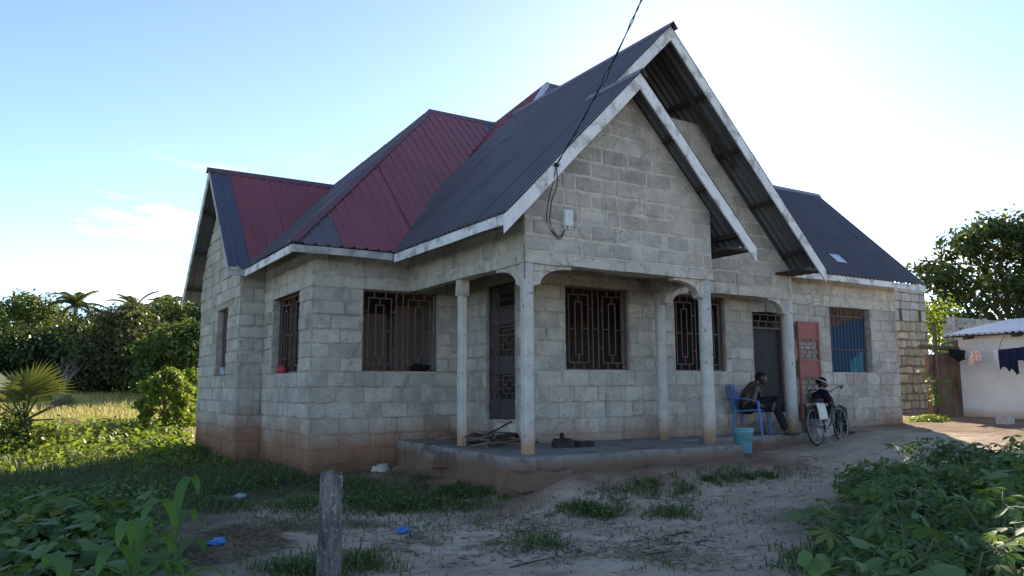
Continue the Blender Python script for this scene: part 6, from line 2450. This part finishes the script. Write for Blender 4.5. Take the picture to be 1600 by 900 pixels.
def tree(name, base, h, w, nleaf, lsize, m, seed, label, group=None, low=0.25, nblob=16, cat='tree', squash=0.75, trunk_r=None, blob=0.3):
    rnd = random.Random(seed)
    root = empty(name, base)
    tag(root, label, cat, group)
    b = Vector([float(c) for c in base])
    cs, rs = [], []
    tmb = MB()
    tr = trunk_r or h * 0.022
    fork = b + Vector((rnd.uniform(-.03, .03) * h, rnd.uniform(-.03, .03) * h, h * max(0.2, low * 0.9)))
    limb_tube(tmb, b - Vector((0, 0, 0.1)), fork, tr * 1.25, tr * 0.8, rnd, 0.1)
    for k in range(nblob):
        a = 2.4 * k + rnd.uniform(-0.4, 0.4)
        t = (k + 0.5) / nblob
        zz = h * (low + (0.94 - low) * t ** 0.9)
        prof = math.sin(math.pi * min(1, 0.22 + 0.72 * t)) ** 0.7
        rad = w * 0.5 * prof * rnd.uniform(0.45, 0.85) * (1 if k < nblob - 2 else 0.4)
        c = b + Vector((math.cos(a) * rad, math.sin(a) * rad, zz))
        br = w * blob * rnd.uniform(0.55, 1.4)
        cs.append(tuple(c)); rs.append((br, br, br * squash))
        if k % 2 == 0:
            limb_tube(tmb, fork.lerp(b + Vector((0, 0, h * 0.6)), max(0, t - 0.3)), c, tr * 0.5, tr * 0.12, rnd)
    tmb.build('trunk', 'bark', root, smooth=True)
    leaf_cloud('crown', cs, rs, nleaf, lsize, m, root, seed + 1, 0.6, shell=0.4, origin=b, ragged=0.22)
    return root


# wood behind the meadow: single trees in front, each with its own crown
LM = ['leaf_dark', 'leaf_mid', 'leaf_dark', 'leaf_olive']
tl = [(-70, 62, 7.6, 9, 0, 'dark round tree at the left edge of the wood'), (35, 60, 8.4, 8, 1, 'tall ragged tree near the left edge of the wood'), (85, 66, 7.4, 7, 2, 'dark tree just left of the tallest palm in the wood'),
      (110, 52, 4.6, 8, 2, 'low broad dark tree in front of the tallest palm'), (165, 60, 6.9, 8, 2, 'dark tree between two palms in the wood'), (195, 50, 6.2, 7, 3, 'grey-green dense tree in the middle of the wood edge'),
      (250, 56, 6.9, 8, 1, 'sunlit green tree nearest the house in the wood'), (300, 62, 8.0, 8, 2, 'dark tree close behind the house gable'), (20, 50, 4.2, 8, 0, 'low bushy tree behind the fan palm'),
      (340, 58, 7.4, 9, 0, 'tree mostly hidden behind the house gable'), (285, 46, 4.6, 6, 1, 'low green tree behind the yellow-green bush by the house'), (-40, 50, 5.0, 8, 1, 'low green tree at the far left edge')]
for i, (u, d, h, w, mi, lb) in enumerate(tl):
    q_ = dep(u, 605, d)
    g = float(gz(q_[0], q_[1], False))
    tree('broadleaf_tree', (q_[0], q_[1], g), h * 0.93, w, 10000, 0.30, LM[mi], 500 + i * 7, lb, 'trees of the wood beyond the meadow', low=0.10, nblob=30, blob=0.145)
cpts, crs = [], []
rnd = random.Random(6)
for k in range(90):
    q_ = dep(rnd.uniform(-150, 420), 605, rnd.uniform(52, 74))
    g = float(gz(q_[0], q_[1], False))
    cpts.append((q_[0], q_[1], g + rnd.uniform(0.6, 3.2)))
    crs.append(rnd.uniform(1.3, 2.4))
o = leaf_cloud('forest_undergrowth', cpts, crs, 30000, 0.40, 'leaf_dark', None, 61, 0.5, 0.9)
tag(o, 'dark undergrowth filling the wood beneath the trees', 'undergrowth', kind='stuff')


def frond(mb, p, a, L_, up, droop, nleaf=16, lw=0.05, ll=0.5):
    d, s = Vector((math.cos(a), math.sin(a), 0)), Vector((-math.sin(a), math.cos(a), 0))
    pts, ang, q_ = [], up, Vector(p)
    for i in range(nleaf + 1):
        pts.append(q_.copy())
        q_ = q_ + (d * math.cos(ang) + Vector((0, 0, math.sin(ang)))) * (L_ / nleaf)
        ang -= droop / nleaf
    mb.tube(pts[::3] + [pts[-1]], 0.02 * L_ / 2, 4, caps=False)
    for i in range(1, nleaf + 1):
        t = i / nleaf
        l_ = ll * math.sin(math.pi * min(0.97, 0.12 + 0.8 * t)) ** 0.7
        f = (pts[i] - pts[i - 1]).normalized()
        for sg in (-1, 1):
            tip = pts[i] + (s * sg * 0.85 + f * 0.55 + Vector((0, 0, -0.35))) * l_
            mb.add([pts[i] - f * lw, pts[i] + f * lw, tip], [(0, 1, 2)])


def palm(base, h, seed, label, nf=16, L_=2.4):
    rnd = random.Random(seed)
    root = empty('coconut_palm', base)
    tag(root, label, 'palm tree', 'palms in the wood')
    b = Vector([float(c) for c in base])
    top = b + Vector((rnd.uniform(-.5, .5), rnd.uniform(-.5, .5), h))
    tm = MB()
    limb_tube(tm, b, top, 0.16, 0.10, rnd, 0.12)
    tm.build('trunk', 'bark', root, smooth=True)
    for k in range(nf):
        mb = MB()
        frond(mb, top, 2 * math.pi * k / nf + rnd.uniform(-.2, .2), L_ * rnd.uniform(0.8, 1.1), rnd.uniform(-0.1, 1.35), rnd.uniform(1.0, 1.9), 18, 0.09, 0.62)
        mb.build('frond', 'leaf_palm', root)


for i, (u, vt, d, L_, lb) in enumerate(((127, 478, 57, 2.6, 'tallest coconut palm rising from the middle of the wood'), (206, 480, 60, 2.2, 'second coconut palm, right of the tallest one'),
                                        (258, 474, 66, 1.9, 'small distant palm top nearest the house gable'))):
    q_ = dep(u, vt, d)
    g = float(gz(q_[0], q_[1], False))
    palm((q_[0], q_[1], g), q_[2] - g - 0.1, 700 + i, lb, 18, L_)
# pale bare little tree at the edge of the wood
q_ = dep(100, 610, 47)
g = float(gz(q_[0], q_[1]))
bt = empty('bare_tree', (q_[0], q_[1], g))
tag(bt, 'small pale bare-branched tree at the shaded edge of the wood', 'tree')
rnd = random.Random(21)
mb = MB()
fk_ = Vector((q_[0], q_[1], g + 0.7))
limb_tube(mb, (q_[0], q_[1], g - 0.1), fk_, 0.09, 0.07, rnd)
for k in range(9):
    a = rnd.uniform(0, 6.28)
    e = fk_ + Vector((math.cos(a) * rnd.uniform(.4, 1.3), math.sin(a) * rnd.uniform(.4, 1.3), rnd.uniform(0.8, 1.7)))
    pts = limb_tube(mb, fk_, e, 0.045, 0.012, rnd, 0.3)
    for j in range(3):
        p = pts[2 + j % 3]
        limb_tube(mb, p, p + Vector((rnd.uniform(-.6, .6), rnd.uniform(-.6, .6), rnd.uniform(0.1, .7))), 0.018, 0.006, rnd, 0.3)
M['pale_bark'] = mat('pale_bark', (0.22, 0.20, 0.18), (0.32, 0.30, 0.27), 5.0, 0.9, 0.1, 0.2, 30)
mb.build('trunk', 'pale_bark', bt, smooth=True)

# --- fan palm at the left edge, with a dead frond
def fan_leaf(mb, p, a, up, L_, nseg=17, spread=2.5):
    d = Vector((math.cos(a) * math.cos(up), math.sin(a) * math.cos(up), math.sin(up)))
    s = Vector((-math.sin(a), math.cos(a), 0))
    n_ = s.cross(d)
    e = Vector(p) + d * L_ * 0.75
    mb.tube([p, e], [0.02, 0.014], 5)
    for k in range(nseg):
        t = (k / (nseg - 1) - 0.5) * spread
        dd = (d * math.cos(t) + s * math.sin(t)).normalized()
        ss = dd.cross(n_).normalized()
        r_ = L_ * (1 - 0.12 * abs(t))
        m_ = e + dd * r_ * 0.55 - n_ * 0.0
        tip = e + dd * r_ - n_ * (-0.12 * r_) - Vector((0, 0, 0.10 * r_))
        w = 0.028 * L_ / 0.8
        mb.add([e, m_ + ss * w, tip, m_ - ss * w], [(0, 1, 2, 3)])


q_ = dep(35, 690, 17.5)
g = float(gz(q_[0], q_[1]))
fp = empty('fan_palm', (q_[0], q_[1], g))
tag(fp, 'spiky fan palm shrub at the left edge before the sunlit meadow', 'palm shrub')
rnd = random.Random(15)
MB().tube([(q_[0], q_[1], g - 0.1), (q_[0] + 0.03, q_[1], g + 0.75)], [0.16, 0.12], 9).build('trunk', 'bark', fp, smooth=True)
for k in range(15):
    mb = MB()
    fan_leaf(mb, (q_[0], q_[1], g + 0.7), 2.4 * k + rnd.uniform(-.3, .3), rnd.uniform(0.45, 1.45), rnd.uniform(0.72, 0.95))
    mb.build('frond', 'leaf_palm', fp)
for k in range(3):
    mb = MB()
    fan_leaf(mb, (q_[0], q_[1], g + 0.7), -0.55 + 0.3 * k, rnd.uniform(0.0, 0.25), 0.78, 9, 0.9)
    mb.build('dead_frond', 'leaf_dead', fp)
cp = [(q_[0] + rnd.uniform(-0.8, 0.5), q_[1] + rnd.uniform(-0.5, 0.6), g + rnd.uniform(0.1, 0.7)) for k in range(16)]
o = leaf_cloud('shrub', cp, np.full(16, 0.34), 2600, 0.10, 'leaf_mid', None, 71, 0.6)
tag(o, 'dark tangled shrub under the fan palm', 'shrub')

# --- feathery bush by the house corner, and leafy shoots
def shrub(u, v, d, h, w, n, ls, m, seed, label):
    q_ = dep(u, v, d)
    g = float(gz(q_[0], q_[1]))
    return tree('bush', (q_[0], q_[1], g), h, w, n, ls, m, seed, label, None, low=0.1, nblob=40, cat='bush', trunk_r=0.03, blob=0.11)


shrub(255, 690, 21.5, 1.95, 1.75, 8000, 0.11, 'leaf_lit', 801, 'rounded olive-green bush beside the left corner of the house')
shrub(290, 690, 24.5, 2.1, 1.6, 4500, 0.11, 'leaf_lit', 811, 'yellow-green bush half hidden behind the house corner')

# --- right: tall tree behind the yard, lower bush, sapling
q_ = dep(1585, 600, 31)
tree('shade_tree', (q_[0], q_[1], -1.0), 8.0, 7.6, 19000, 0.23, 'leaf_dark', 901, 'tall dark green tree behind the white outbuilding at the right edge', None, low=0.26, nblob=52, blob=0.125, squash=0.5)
q_ = dep(1660, 600, 33)
tree('shade_tree', (q_[0], q_[1], -1.0), 8.4, 7.0, 9000, 0.24, 'leaf_dark', 915, 'second dark tree at the right edge, behind the tall one', None, low=0.2, nblob=34, blob=0.13, squash=0.5)
q_ = dep(1470, 600, 27)
tree('bush', (q_[0], q_[1], -1.0), 3.9, 2.6, 2600, 0.16, 'leaf_lit', 921, 'sunlit yellow-green bush behind the mud fence', None, low=0.15, nblob=14, cat='bush', blob=0.22)
q_ = at(1470, 655, y=10.7)
bs_ = bushy_plant('papaya_sapling', (q_[0], q_[1], float(gz(q_[0], q_[1]))), 1.25, 3, 33, 0.15, [CASS[2], CASS[1]], 0.5, 933, 'thin leafy sapling in front of the brown mud fence', 'sapling', None, top=0.3)
# sunlit low weeds along the foot of the right-hand walls
cp = [(*at(rnd.uniform(1420, 1475), 655, y=10.0)[:2], 0) for k in range(14)]
cp = [(a, b, float(gz(a, b)) + 0.04) for a, b, c in cp]
o = leaf_cloud('weeds', cp, np.full(14, 0.22), 900, 0.07, 'leaf_lit', None, 95, 1.0, 0.5)
tag(o, 'low sunlit weeds at the foot of the stone wall', 'weeds', kind='stuff')
